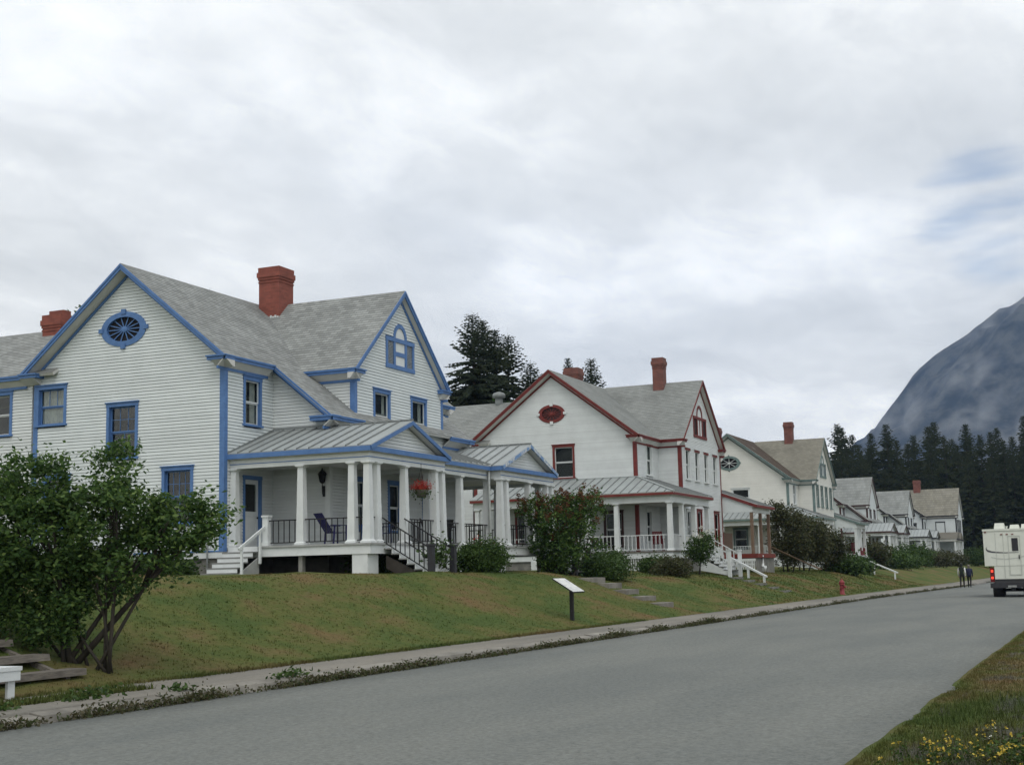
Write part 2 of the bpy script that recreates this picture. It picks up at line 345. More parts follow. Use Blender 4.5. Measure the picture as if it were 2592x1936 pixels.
def strip(name, xs_, ya, yb, z, mat, n=6):
    n += 2; m = MB(); k = n+1
    for x in xs_:
        a, b = ya(x), yb(x)
        for i in range(k):
            q = (i-1)/(n-2); q = min(1, max(0, q)); m.v.append((x, a+(b-a)*q+(-.02 if i == 0 else .02 if i == n else 0), z(x, q)-(.12 if i in (0, n) else 0)))
    for i in range(len(xs_)-1):
        for j in range(n): m.f.append((i*k+j, (i+1)*k+j, (i+1)*k+j+1, i*k+j+1)); m.uv.append(None); m.mi.append(0)
    o = m.build(name, mat, smooth=True); o['kind'] = 'structure'; return o
rx = arange(-60, 0, 4)+arange(0, 60, .35)+arange(60, 420, 3)
bend = lambda x: -1.0*ss(70, 120, x)
def redge(x):
    e_ = 2.08+.10*fbm(x, 3, .9, 4)*2
    return e_-.30*ss(15.5, 13.6, x)
strip('road', rx, redge, lambda x: 11.98+bend(x), lambda x, q: .012+.07*math.sin(math.pi*q)*.6, ASPH, 8)
SWALK, t_, b_ = newmat('pavement_asphalt'); asphalt_nodes(t_, b_, (.215, .20, .172), (.155, .148, .13), .3)
kx = arange(-30, 0, 3)+arange(0, 60, .3)+arange(60, 260, 2)
strip('pavement', kx, lambda x: 12.24+bend(x), lambda x: 13.80-.72*ss(17.5, 14.8, x)+.12*fbm(x, 7, 1.1, 4)*1.6+bend(x)*.3, lambda x, q: .142+.008*fbm(x, q, 2, 2), SWALK, 4)
strip('path', arange(11.5, 18.2, .25), lambda x: 13.5+.1*fbm(x, 1, 1, 3), lambda x: 14.05+.15*fbm(x, 5, 1, 3), lambda x, q: .155, SWALK, 3)
# kerb of cast lengths
KERBM = paint('kerb_concrete', (.27, .255, .225), (.15, .142, .125), 1.6, .9, .5, 30, .15)
mb = MB(); mb.box(-30, 260, 12.1, 12.22, -.1, .05); kb = mb.build('kerb', CONCD); kb['kind'] = 'structure'
x = -6; i = 0
while x < 130:
    ln = 2.4 if x < 70 else 4.8
    dz = random.uniform(-.02, .015); dy = random.uniform(-.025, .02)+bend(x+ln/2)
    m = MB(); tl = random.uniform(-.012, .012)
    m.hexa([(x+.01, 11.97+dy, -.02), (x+ln-.01, 11.97+dy+tl, -.02), (x+ln-.01, 12.26+dy, -.02), (x+.01, 12.26+dy, -.02),
            (x+.01, 12.04+dy, .115+dz), (x+ln-.01, 12.04+dy+tl, .115+dz+tl), (x+ln-.01, 12.26+dy, .15+dz+tl), (x+.01, 12.26+dy, .15+dz)])
    m.build('kerb_length', KERBM, kb); x += ln; i += 1

# ------------------------------------------------------------------ vegetation helpers
def leaf_quads(mb, pts, size, flat=.5, rnd=random, long=1.5):
    for p in pts:
        s_ = size*rnd.uniform(.6, 1.35)
        a = V((rnd.gauss(0, 1), rnd.gauss(0, 1), rnd.gauss(0, flat))).normalized()
        b = a.cross(V((rnd.gauss(0, 1), rnd.gauss(0, 1), rnd.gauss(0, 1)))).normalized()
        p = V(p); a *= s_*.5*long; b *= s_*.36
        o = len(mb.v); mb.v += [tuple(p-a), tuple(p-b+a*.15), tuple(p+a), tuple(p+b+a*.15)]
        mb.f.append((o, o+1, o+2, o+3)); mb.uv.append(None); mb.mi.append(0)
LILAC = leafmat('lilac_leaves', [(.026, .058, .018), (.042, .090, .024), (.060, .118, .030), (.090, .160, .040), (.15, .22, .055)], .38)
BUSH = leafmat('bush_leaves', [(.026, .055, .014), (.045, .085, .018), (.07, .12, .028)])
SEED = leafmat('seed_heads', [(.16, .05, .025), (.12, .05, .025), (.08, .055, .022), (.18, .065, .028)])
OLIVE = leafmat('olive_leaves', [(.038, .050, .020), (.056, .066, .025), (.072, .078, .03), (.06, .048, .026)])
DRYL = leafmat('weed_leaves', [(.05, .05, .022), (.075, .065, .03), (.045, .07, .02), (.10, .085, .05)])
SPRN = leafmat('spruce_needles', [(.010, .018, .011), (.016, .027, .014), (.022, .034, .016), (.032, .040, .02)], .08, .7)
SPRD = leafmat('dark_spruce_needles', [(.013, .022, .010), (.020, .031, .012), (.028, .038, .014), (.040, .046, .018)], .05, .75)
BLADE, _t, _b = newmat('grass_blades'); grass_nodes(_t, _b)
STALK = leafmat('stalks', [(.055, .080, .016), (.085, .10, .024)], .1)
REDF = leafmat('red_petals', [(.36, .03, .02), (.46, .05, .03), (.28, .02, .02)], .2)
YELF = leafmat('yellow_petals', [(.50, .37, .04), (.62, .47, .08), (.42, .28, .03)], .2)
WHTF = leafmat('white_petals', [(.7, .7, .62), (.6, .6, .5)], .2)
def shrub(name, label, cat, base, blobs, nclump, per, lsize, stems, mat, seed=0, group=None, stem_h=.6, seeds=None, spread=.2, mat2=None):
    """blobs: list of (x,y,z,rx,ry,rz) relative to base; stems: list of (x,y) feet"""
    rnd = random.Random(seed); t = thing(name, label, cat, base, group=group)
    vol = [b[3]*b[4]*b[5] for b in blobs]; clumps = []
    while len(clumps) < nclump:
        b = rnd.choices(blobs, vol)[0]; d = V((rnd.gauss(0, 1), rnd.gauss(0, 1), rnd.gauss(0, 1))).normalized(); q = rnd.uniform(.25, 1)**.5
        c = V((b[0]+d.x*b[3]*q, b[1]+d.y*b[4]*q, b[2]+d.z*b[5]*q))
        if c.z > .08: clumps.append(c)
    m = MB()
    for c in clumps:
        s_ = spread*rnd.uniform(.6, 1.3)
        leaf_quads(m, [c+V((rnd.gauss(0, s_), rnd.gauss(0, s_), rnd.gauss(0, s_*.75))) for _ in range(int(per*rnd.uniform(.5, 1.4)))], lsize, .6, rnd)
    m.build('crown', mat, t)
    if seeds:
        m = MB()
        for c in sorted(clumps, key=lambda c: -c.z-rnd.uniform(0, 1.3))[:seeds[1]]:
            p0 = c+V((rnd.gauss(0, .1), rnd.gauss(0, .1), .12))
            leaf_quads(m, [p0+V((rnd.gauss(0, .05), rnd.gauss(0, .05), rnd.uniform(0, .26))) for _ in range(seeds[2])], lsize*.75, 1, rnd)
        m.build('flower_heads', seeds[0], t, kind='stuff')
    if stems:
        m = MB()
        tips = rnd.sample(clumps, min(len(clumps), len(stems)*5))
        for i, (sx, sy, r) in enumerate(stems):
            b = blobs[i % len(blobs)]; top = V((b[0]+rnd.uniform(-.3, .3)*b[3], b[1]+rnd.uniform(-.3, .3)*b[4], b[2]+rnd.uniform(-.1, .3)*b[5])); p0 = V((sx, sy, -.1))
            mid = p0.lerp(top, .5)+V((rnd.uniform(-.1, .1), rnd.uniform(-.1, .1), .15)); fork = p0.lerp(mid, .9)
            m.tube([p0, p0.lerp(mid, .5), mid, top], [r, r*.85, r*.65, r*.25], 6)
            for c in sorted(tips, key=lambda c: (c-top).length)[:5]:
                m.tube([mid, mid.lerp(c, .5)+V((0, 0, .08)), c], [r*.45, r*.3, r*.1], 5)
        m.build('trunk', BARK, t, True)
    return t
def spruce_mesh(h, r, seed, dens=1.0, needle=None, gap=.0, size=.34, lo=.04):
    rnd = random.Random(seed); mt = MB(); mc = MB()
    lean = V((rnd.uniform(-.015, .015), rnd.uniform(-.015, .015), 1))
    mt.tube([lean*(-.3), lean*(h*.5), lean*(h*.97)], [h*.014+.06, h*.009+.03, .02], 7)
    def frond(p, s1, w_, hang):
        o = len(mc.v); mc.v += [tuple(p-s1*w_*.5), tuple(p+V((rnd.uniform(-.2, .2)*w_, rnd.uniform(-.2, .2)*w_, -w_*hang))), tuple(p+s1*w_*.9+V((0, 0, -.1*w_))), tuple(p+V((0, 0, w_*.10)))]
        mc.f.append((o, o+1, o+2, o+3)); mc.uv.append(None); mc.mi.append(0)
    z = h*lo
    while z < h*.975:
        f = 1-z/h; nb = max(4, int(7*dens)); ph = rnd.uniform(0, 6.28)
        for k in range(nb):
            if rnd.random() < gap: continue
            a = ph+6.283*k/nb+rnd.uniform(-.4, .4); ln = r*(f**.82)*rnd.uniform(.55, 1.15)+.10
            d = V((math.cos(a), math.sin(a), 0)); sd_ = V((-d.y, d.x, 0)); n = max(2, int(ln/(size*.62)))
            droop = rnd.uniform(.25, .5) if f > .2 else .1
            rise = rnd.uniform(.10, .30) if f > .2 else rnd.uniform(.4, .8)
            for j in range(n+1):
                u = (j+.35)/(n+1); p = lean*z + d*(ln*u) + V((0, 0, ln*(rise*u-droop*u*u*1.35+.16*u**4)))
                w_ = size*(.62+.5*math.sin(math.pi*min(1, u*.8+.15)))*rnd.uniform(.75, 1.2)*min(1, .16+f*2.6)
                for q in (-1, 1):
                    s1 = (sd_*q*rnd.uniform(.3, 1.0)+d*rnd.uniform(.3, .9)).normalized(); frond(p, s1, w_, rnd.uniform(.15, .55))
        z += (.24+.020*h*(f**.7))*rnd.uniform(.7, 1.2)/dens**.5*(.45+.55*min(1, f*4))
    for k in range(12):   # leader
        p = lean*(h*(.95+.006*k)); a = rnd.uniform(0, 6.28); frond(p, V((math.cos(a)*.4, math.sin(a)*.4, .9)), size*.42*(1-k*.065), .1)
    return mt, mc
SPRBARK = paint('spruce_bark', (.06, .048, .038), (.035, .03, .025), 5, .95, .4)
def spruce_proto(h, r, seed, dens=1.0, needle=None, gap=0., size=.34, lo=.04):
    mt, mc = spruce_mesh(h, r, seed, dens, needle, gap, size, lo)
    t = thing('spruce_tree', 'x', 'tree'); mt.build('trunk', SPRBARK, t, True); mc.build('crown', needle or SPRN, t); return t


# ------------------------------------------------------------------ house kit
class WF:
    def __init__(s, O, U, N): s.O, s.U, s.N = V(O), V(U), V(N)
    def p(s, u, z, n=0): return s.O+s.U*u+s.N*n+V((0, 0, z))
    def box(s, mb, u0, u1, z0, z1, n0, n1, mi=0):
        mb.hexa([s.p(u0, z0, n0), s.p(u1, z0, n0), s.p(u1, z0, n1), s.p(u0, z0, n1), s.p(u0, z1, n0), s.p(u1, z1, n0), s.p(u1, z1, n1), s.p(u0, z1, n1)], mi)
def wall(house, W, zlo, zhi, span, holes, mode, mat, matj, name='wall'):
    """clapboard wall laid row by row round its openings; mode 'each': every board an object; 'joined': one siding part; 'plain': sheathing only"""
    fine = house.get('fine', 0); e_ = {'each': .109, 'joined': .109 if not fine else .088, 'plain': .25}[mode]; gp = (.0115, .007, .004)[fine]; pj = (.030, .022, .018)[fine]
    back = MB(); join = MB(); boards = []
    n = int(math.ceil((zhi-zlo)/e_))
    for k in range(n):
        z0 = zlo+k*e_; z1 = min(z0+e_, zhi)
        s0 = span(z0+.001); s1 = span(z1-.001)
        if s0 is None: break
        if s1 is None: m_ = (s0[0]+s0[1])/2; s1 = (m_-.01, m_+.01)
        cuts = []
        for h in holes:
            if h[0] == 'rect':
                if h[3] < z1-.02 and h[4] > z0+.02: cuts.append((h[1], h[2]))
            else:
                _, uc, zc, a, b = h; zn = min(max(zc, z0), z1); q = 1-((zn-zc)/b)**2
                if q > 0: cuts.append((uc-a*math.sqrt(q), uc+a*math.sqrt(q)))
        cuts.sort(); pcs = []; l0, l1 = s0[0], s1[0]
        for c in cuts:
            if c[0] > min(l0, l1)+.02: pcs.append((l0, l1, c[0], c[0]))
            l0 = l1 = max(c[1], min(l0, l1))
        if min(s0[1], s1[1]) > max(l0, l1)-.0 or not cuts: pcs.append((l0, l1, s0[1], s1[1]))
        for a0, a1, b0, b1 in pcs:
            if b0-a0 < .02: continue
            fr = .02 if mode == 'plain' else -.012
            back.hexa([W.p(a0, z0, -.1), W.p(b0, z0, -.1), W.p(b0, z0, fr), W.p(a0, z0, fr), W.p(a1, z1, -.1), W.p(b1, z1, -.1), W.p(b1, z1, fr), W.p(a1, z1, fr)])
            if mode != 'plain':
                q = [W.p(a0, z0, -.01), W.p(b0, z0, -.01), W.p(b0, z0, pj), W.p(a0, z0, pj), W.p(a1, z1-gp, -.01), W.p(b1, z1-gp, -.01), W.p(b1, z1-gp, .012), W.p(a1, z1-gp, .012)]
                if mode == 'each': boards.append(q)
                else: join.hexa(q)
    o = back.build(name, mat, house)
    for q in boards: MB().hexa(q).build('clapboard', mat, o)
    if join.v: join.build('clapboard_siding', matj, o, kind='stuff')
    return o
def window(house, W, u0, u1, z0, z1, casing, sash, up=(1, 1), low=(1, 1), curtain=None, cw=.11, head=.13, deep=.09):
    m = MB(); g = .004
    W.box(m, u0, u0+cw, z0+.07, z1-head, -.10, .05); W.box(m, u1-cw, u1, z0+.07, z1-head, -.10, .05)
    W.box(m, u0-.015, u1+.015, z1-head+g, z1, -.10, .056); W.box(m, u0-.05, u1+.05, z1+g, z1+.035, -.02, .10)
    W.box(m, u0-.04, u1+.04, z0, z0+.07-g, -.10, .10)
    o = m.build('window', casing, house)
    a, b, c, d = u0+cw, u1-cw, z0+.075, z1-head; zm = c+(d-c)*.5; t = .042; s = MB()
    n0, n1 = -deep-.04, -deep+.0
    for (p, q, zz0, zz1, gr, off) in ((a, b, zm, d, up, .0), (a, b, c, zm, low, -.03)):
        W.box(s, p, p+t, zz0, zz1, n0+off, n1+off); W.box(s, q-t, q, zz0, zz1, n0+off, n1+off)
        W.box(s, p+t, q-t, zz1-t, zz1, n0+off, n1+off-.004); W.box(s, p+t, q-t, zz0, zz0+t, n0+off, n1+off-.004)
        for i in range(1, gr[0]): uu = p+t+(q-p-2*t)*i/gr[0]; W.box(s, uu-.008, uu+.008, zz0+t, zz1-t, n0+off+.01, n1+off-.008)
        for i in range(1, gr[1]): zq = zz0+t+(zz1-zz0-2*t)*i/gr[1]; W.box(s, p+t, q-t, zq-.008, zq+.008, n0+off+.012, n1+off-.010)
    s.build('sash', sash, o)
    for zz0, zz1, off in ((zm+t, d-t, 0), (c+t, zm-t, -.03)):
        gm = MB(); W.box(gm, a+t, b-t, zz0, zz1, n0+off+.016, n0+off+.021); gm.build('pane', GLASS, o)
    if curtain:
        cm = MB(); k = 12
        for side in (0, 1):
            ca = a+.02 if side == 0 else b-.02-(b-a)*curtain; cb = a+.02+(b-a)*curtain if side == 0 else b-.02
            for i in range(k):
                p, q = ca+(cb-ca)*i/k, ca+(cb-ca)*(i+1)/k; w0 = -.16+.012*math.sin(i*1.9); w1 = -.16+.012*math.sin((i+1)*1.9)
                cm.add([W.p(p, c, w0), W.p(q, c, w1), W.p(q, d, w1), W.p(p, d, w0)], [(0, 1, 2, 3)])
        cm.build('curtain', CURT, o)
    return o
def whole(u0, u1, z0, z1): return ('rect', u0+.04, u1-.04, z0+.03, z1-.05)
def oval_window(house, W, uc, zc, a, b, ringm, keym, panem, spokem, spokes, hub, point=False):
    m = MB(); n = 40; ai, bi = a*.74, b*.70
    for i in range(n):
        t0, t1 = 2*math.pi*i/n, 2*math.pi*(i+1)/n
        def q(t, x, y, nn): return W.p(uc+x*math.cos(t), zc+y*math.sin(t), nn)
        m.hexa([q(t0, ai, bi, -.08), q(t1, ai, bi, -.08), q(t1, a, b, -.08), q(t0, a, b, -.08), q(t0, ai, bi, .06), q(t1, ai, bi, .06), q(t1, a, b, .05), q(t0, a, b, .05)])
    o = m.build('oval_window', ringm, house)
    for du, dz, ku, kz in ((-a, 0, .09, .07), (a, 0, .09, .07), (0, b, .09, .085), (0, -b, .09, .085)):
        k = MB()
        if point: k.add([W.p(uc+du-ku, zc+dz, .055), W.p(uc+du, zc+dz-kz*1.3, .055), W.p(uc+du+ku, zc+dz, .055), W.p(uc+du, zc+dz+kz*1.3, .055), W.p(uc+du, zc+dz, .10)], [(0, 1, 4), (1, 2, 4), (2, 3, 4), (3, 0, 4)])
        else: W.box(k, uc+du-ku, uc+du+ku, zc+dz-kz, zc+dz+kz, -.05, .085)
        k.build('keystone', keym, o)
    p = MB(); p.add([W.p(uc+ai*math.cos(2*math.pi*i/n), zc+bi*math.sin(2*math.pi*i/n), -.05) for i in range(n)], [tuple(range(n))]); p.build('pane', panem, o)
    s = MB(); th = .016
    for i in range(spokes):
        t0 = 2*math.pi*i/spokes+.001; A = W.p(uc, zc, -.02); B = W.p(uc+ai*math.cos(t0), zc+bi*math.sin(t0), -.02); s.beam(A, B, th*2, .03, W.N)
    s.build('glazing_bars', spokem, o)
    h = MB(); k = 14; h.add([W.p(uc+hub*1.3*math.cos(2*math.pi*i/k), zc+hub*math.sin(2*math.pi*i/k), .012) for i in range(k)]+[W.p(uc, zc, .03)], [(i, (i+1) % k, k) for i in range(k)]); h.build('hub', spokem if not point else TRIMW, o)
    return o
def palladian(house, W, u0, u1, z0, z1, trim, centre, side, zt, bars):
    m = MB(); uc = (u0+u1)/2; cw = (u1-u0)*.17; t = .14
    for q in (u0, uc-cw-t, uc+cw, u1-t): W.box(m, q, q+t, z0+.16, z1-.16, -.06, .05)
    W.box(m, u0-.02, u1+.02, z1-.155, z1, -.06, .06); W.box(m, u0-.02, u1+.02, z0, z0+.155, -.06, .065)
    W.box(m, uc-cw, uc+cw, (z0+z1)/2-.08, (z0+z1)/2+.08, -.05, .04) if bars == 'h' else W.box(m, uc-.03, uc+.03, z0+.16, z1-.16, -.05, .045)
    r0, r1 = cw, cw+t; n = 14; hz = (zt-z1)
    for i in range(n):
        a0, a1 = math.pi*i/n, math.pi*(i+1)/n
        def q(a, r, nn): return W.p(uc+r*math.cos(a), z1+.003+math.sin(a)*hz*(r/r1), nn)
        m.hexa([q(a0, r0, -.06), q(a1, r0, -.06), q(a1, r1, -.06), q(a0, r1, -.06), q(a0, r0, .05), q(a1, r0, .05), q(a1, r1, .05), q(a0, r1, .05)])
    o = m.build('gable_window', trim, house)
    c = MB(); W.box(c, u0+.02, u1-.02, z0+.02, z1+.02, -.12, -.07); c.build('backing', LATT, o)
    c = MB(); W.box(c, uc-cw-.005, uc+cw+.005, z0+.15, z1-.15, -.065, .012); c.build('centre_panel', centre, o)
    f = MB(); k = 12; f.add([W.p(uc+cw*math.cos(math.pi*i/k), z1+.002+math.sin(math.pi*i/k)*hz*cw/r1, .012) for i in range(k+1)], [tuple(range(k+1))]); f.build('fan_panel', centre, o)
    for a, b in ((u0+t, uc-cw-t), (uc+cw+t, u1-t)):
        s = MB(); zz = z0+.16
        while zz < z1-.17: s.hexa([W.p(a, zz, -.04), W.p(b, zz, -.04), W.p(b, zz, .03), W.p(a, zz, .03), W.p(a, zz+.05, -.05), W.p(b, zz+.05, -.05), W.p(b, zz+.05, -.01), W.p(a, zz+.05, -.01)]); zz += .055
        s.build('louver', side, o)
    return o
def roof(house, A, B, C, D, mat, name='roof', thick=.11, course=.16, soff=None):
    A, B, C, D = V(A), V(B), V(C), V(D); nrm = (B-A).cross(D-A).normalized()
    if nrm.z < 0: nrm = -nrm
    U = (B-A).normalized(); sl = ((D-A)-U*((D-A).dot(U))).length; n = max(1, round(sl/course)); m = MB()
    for k in range(n):
        a, b = k/n, (k+1)/n; P0, P1 = A.lerp(D, a), B.lerp(C, a); P2, P3 = B.lerp(C, b), A.lerp(D, b)
        lo, hi = nrm*.011, nrm*.003
        def uv(p, v): return ((p-A).dot(U), v*.16)
        m.add([P0+lo, P1+lo, P2+hi, P3+hi, P0, P1], [(0, 1, 2, 3), (4, 5, 1, 0)], [[uv(P0, k), uv(P1, k), uv(P2, k+1), uv(P3, k+1)], [uv(P0, k), uv(P1, k), uv(P1, k), uv(P0, k)]])
    o = m.build(name, mat, house)
    d = MB(); t = -nrm*thick; e_ = -nrm*.002
    d.hexa([A+t, B+t, C+t, D+t, A+e_, B+e_, C+e_, D+e_]); d.build('roof_deck', soff or SOFF, o)
    return o
def clip(poly, U, u, keep_ge):
    out_ = []
    for i in range(len(poly)):
        a, b = poly[i], poly[(i+1) % len(poly)]; da, db = a.dot(U)-u, b.dot(U)-u
        if not keep_ge: da, db = -da, -db
        if da >= 0: out_.append(a)
        if da*db < 0: out_.append(a.lerp(b, da/(da-db)))
    return out_
def metal_roof(house, polys, name='porch_roof', pitch=.46, thick=.07):
    """each entry: (convex polygon, direction along the eave); a standing-seam panel is an object of its own"""
    base = MB()
    panels = []
    for poly, U in polys:
        poly = [V(p) for p in poly]; U = V(U).normalized(); nrm = (poly[1]-poly[0]).cross(poly[2]-poly[0]).normalized()
        if nrm.z < 0: nrm = -nrm
        base.prism([p-nrm*thick for p in poly], nrm*(thick-.004))
        lo = min(p.dot(U) for p in poly); hi = max(p.dot(U) for p in poly); n = max(1, round((hi-lo)/pitch)); st = (hi-lo)/n; S = nrm.cross(U)
        for i in range(n):
            q = clip(clip(poly, U, lo+i*st, True), U, lo+(i+1)*st-.002, False)
            if len(q) < 3: continue
            m = MB(); m.prism(q, nrm*.012)
            ed = [p for p in q if abs(p.dot(U)-lo-i*st) < .01]
            if i and len(ed) >= 2:
                ed.sort(key=lambda p: p.dot(S)); m.beam(ed[0]+nrm*.03+U*.012, ed[-1]+nrm*.03+U*.012, .026, .055, nrm, mi=1)
            panels.append(m)
    o = base.build(name, SOFF, house)
    for m in panels: m.build('roof_panel', [METAL, SEAM], o)
    return o
def column(house, x, y, z0, z1, mat=None, w0=.135, w1=.10):
    m = MB(); m.frus(x, y, z0+.10, z1-.09, w0, w1); o = m.build('column', mat or TRIMW, house)
    b = MB(); b.box(x-w0-.05, x+w0+.05, y-w0-.05, y+w0+.05, z0, z0+.06); b.frus(x, y, z0+.06, z0+.10, w0+.04, w0+.005); b.build('base', mat or TRIMW, o)
    c = MB(); c.frus(x, y, z1-.09, z1-.045, w1+.005, w1+.04); c.box(x-w1-.06, x+w1+.06, y-w1-.06, y+w1+.06, z1-.045, z1); c.build('capital', mat or TRIMW, o)
def railing(house, a, b, z0, z1, mat, th=.022, pitch=.2, bars=True, zb=None, name='railing'):
    """a, b: (x,y) or (x,y,z) with sloping rail when z given"""
    a = V(a) if len(a) == 3 else V((a[0], a[1], 0)); b = V(b) if len(b) == 3 else V((b[0], b[1], 0)); m = MB()
    m.beam(a+V((0, 0, z1)), b+V((0, 0, z1)), th*2, th*1.6); m.beam(a+V((0, 0, z0+.09)), b+V((0, 0, z0+.09)), th*1.6, th*1.4)
    o = m.build(name, mat, house)
    if bars:
        n = max(2, round((b-a).length/pitch))
        for i in range(1, n):
            p = a.lerp(b, i/n); k = MB(); k.frus(p.x, p.y, p.z+z0+.1, p.z+z1-.01, th*.55, th*.55); k.build('baluster', mat, o)
    return o
def chimney(house, x0, x1, y0, y1, z0, z1, mat, flash=True, cap=.065, pot=False):
    m = MB(); h = z1-z0; m.box(x0, x1, y0, y1, z0, z1-.5)
    m.box(x0-cap*.35, x1+cap*.35, y0-cap*.35, y1+cap*.35, z1-.62, z1-.56)
    m.box(x0-cap*.5, x1+cap*.5, y0-cap*.5, y1+cap*.5, z1-.5, z1-.4); m.box(x0-cap, x1+cap, y0-cap, y1+cap, z1-.4, z1-.2)
    m.box(x0-cap*.4, x1+cap*.4, y0-cap*.4, y1+cap*.4, z1-.2, z1)
    o = m.build('chimney', mat, house)
    if flash:
        f = MB()
        for k in range(9):   # stepped flashing
            yy = y0+(y1-y0)*k/9; f.box(x0-.02, x0-.005, yy+.01, yy+(y1-y0)/9-.01, z0+.2, z0+.62+.04*(k % 2))
        f.build('flashing', TRIMW, o)
    if pot:
        p = MB(); p.box((x0+x1)/2-.2, (x0+x1)/2+.2, (y0+y1)/2-.35, (y0+y1)/2+.35, z1, z1+.2); p.build('chimney_pot', mat, o)
    return o
def gable_trim(house, W, uL, uR, uc, z_eave, z_ridge, vo, trim, fz=.30, ret=True, face=.16):
    """rake boards, sloping bed mould, wall frieze and cornice returns of a gable whose roof tips are at uL,uR,z_eave and peak at uc,z_ridge"""
    for us in (uL, uR):
        ep = .004 if us == uR else 0
        m = MB(); a = W.p(us, z_eave-.012-ep, vo-.02+ep); b = W.p(uc, z_ridge-.012-ep, vo-.02+ep); d = (b-a).normalized(); up = d.cross(W.N)
        if up.z < 0: up = -up
        m.beam(a, b, .05, face, up, dn=face); m.beam(a+W.N*.03, b+W.N*.03, .04, .07, up, dn=.075); m.build('rake_board', trim, house)
        o1, o2, o3 = a-up*(face-.03)-W.N*.03, b-up*(face-.03)-W.N*.03, None
        i1, i2 = W.p(us, z_eave-fz*.95, .05), W.p(uc, z_ridge-fz*.95, .05)
        s = MB(); k = up*.03; s.hexa([i1, i2, o2, o1, i1+k, i2+k, o2+k, o1+k]); s.build('soffit', SOFF, house)
        f = MB(); f.beam(W.p(us, z_eave-fz, .035), W.p(uc, z_ridge-fz, .035), .05, .085, up, dn=.085); f.build('frieze_board', trim, house)
        if ret:
            sg = 1 if us < uc else -1; r = MB(); e0, e1 = us-sg*.04, us+sg*.72
            W.box(r, min(e0, e1), max(e0, e1), z_eave-.15, z_eave-.05, -.05, vo+.0); W.box(r, min(e0, e1)-.02, max(e0, e1)+.02, z_eave-.048, z_eave-.0, -.05, vo+.05); ro = r.build('cornice_return', trim, house)
            k = MB(); e1 = us+sg*.58; q0, q1 = min(e0, e1), max(e0, e1)
            k.hexa([W.p(q0, z_eave-.36, -.05), W.p(q1, z_eave-.36, -.05), W.p(q1, z_eave-.36, .06), W.p(q0, z_eave-.36, .06), W.p(q0, z_eave-.152, -.05), W.p(q1, z_eave-.152, -.05), W.p(q1, z_eave-.152, vo-.04), W.p(q0, z_eave-.152, vo-.04)]); k.build('return_soffit', SOFF, ro)
def eave_trim(house, a, b, inward, trim, face=.15, ov=.36, z=None, ext=0):
    """a,b: roof edge; inward: horizontal unit vector to the wall"""
    a, b, n = V(a), V(b), V(inward); m = MB(); m.beam(a+n*.02-V((0, 0, .015)), b+n*.02-V((0, 0, .015)), .05, face, dn=face)
    m.beam(a-n*.015, b-n*.015, .06, .06, dn=.065); m.build('eave_board', trim, house)
    zz = V((0, 0, 1)); o1, o2 = a+n*.04-zz*(face-.03), b+n*.04-zz*(face-.03); i1, i2 = a+n*(ov-.05)-zz*.36, b+n*(ov-.05)-zz*.36
    s = MB(); k = zz*.03; s.hexa([i1, i2, o2, o1, i1+k, i2+k, o2+k, o1+k]); s.build('soffit', SOFF, house)
    f = MB(); q0, q1 = a+n*(ov-.035), b+n*(ov-.035); f.beam(q0-zz*.36, q1-zz*.36, .05, .09, dn=.09); f.build('frieze_board', trim, house)
def corner_board(house, x, y, z0, z1, sx, sy, trim, w=.15):
    """outside corner at (x,y); walls face sx (x direction) and sy (y direction)"""
    m = MB(); t = .038
    m.box(min(x, x+sx*t), max(x, x+sx*t), min(y+sy*t, y-sy*w), max(y+sy*t, y-sy*w), z0, z1)
    m.box(min(x-sx*.0, x-sx*w), max(x-sx*.0, x-sx*w), min(y, y+sy*t), max(y, y+sy*t), z0, z1-.001); m.build('corner_board', trim, house)

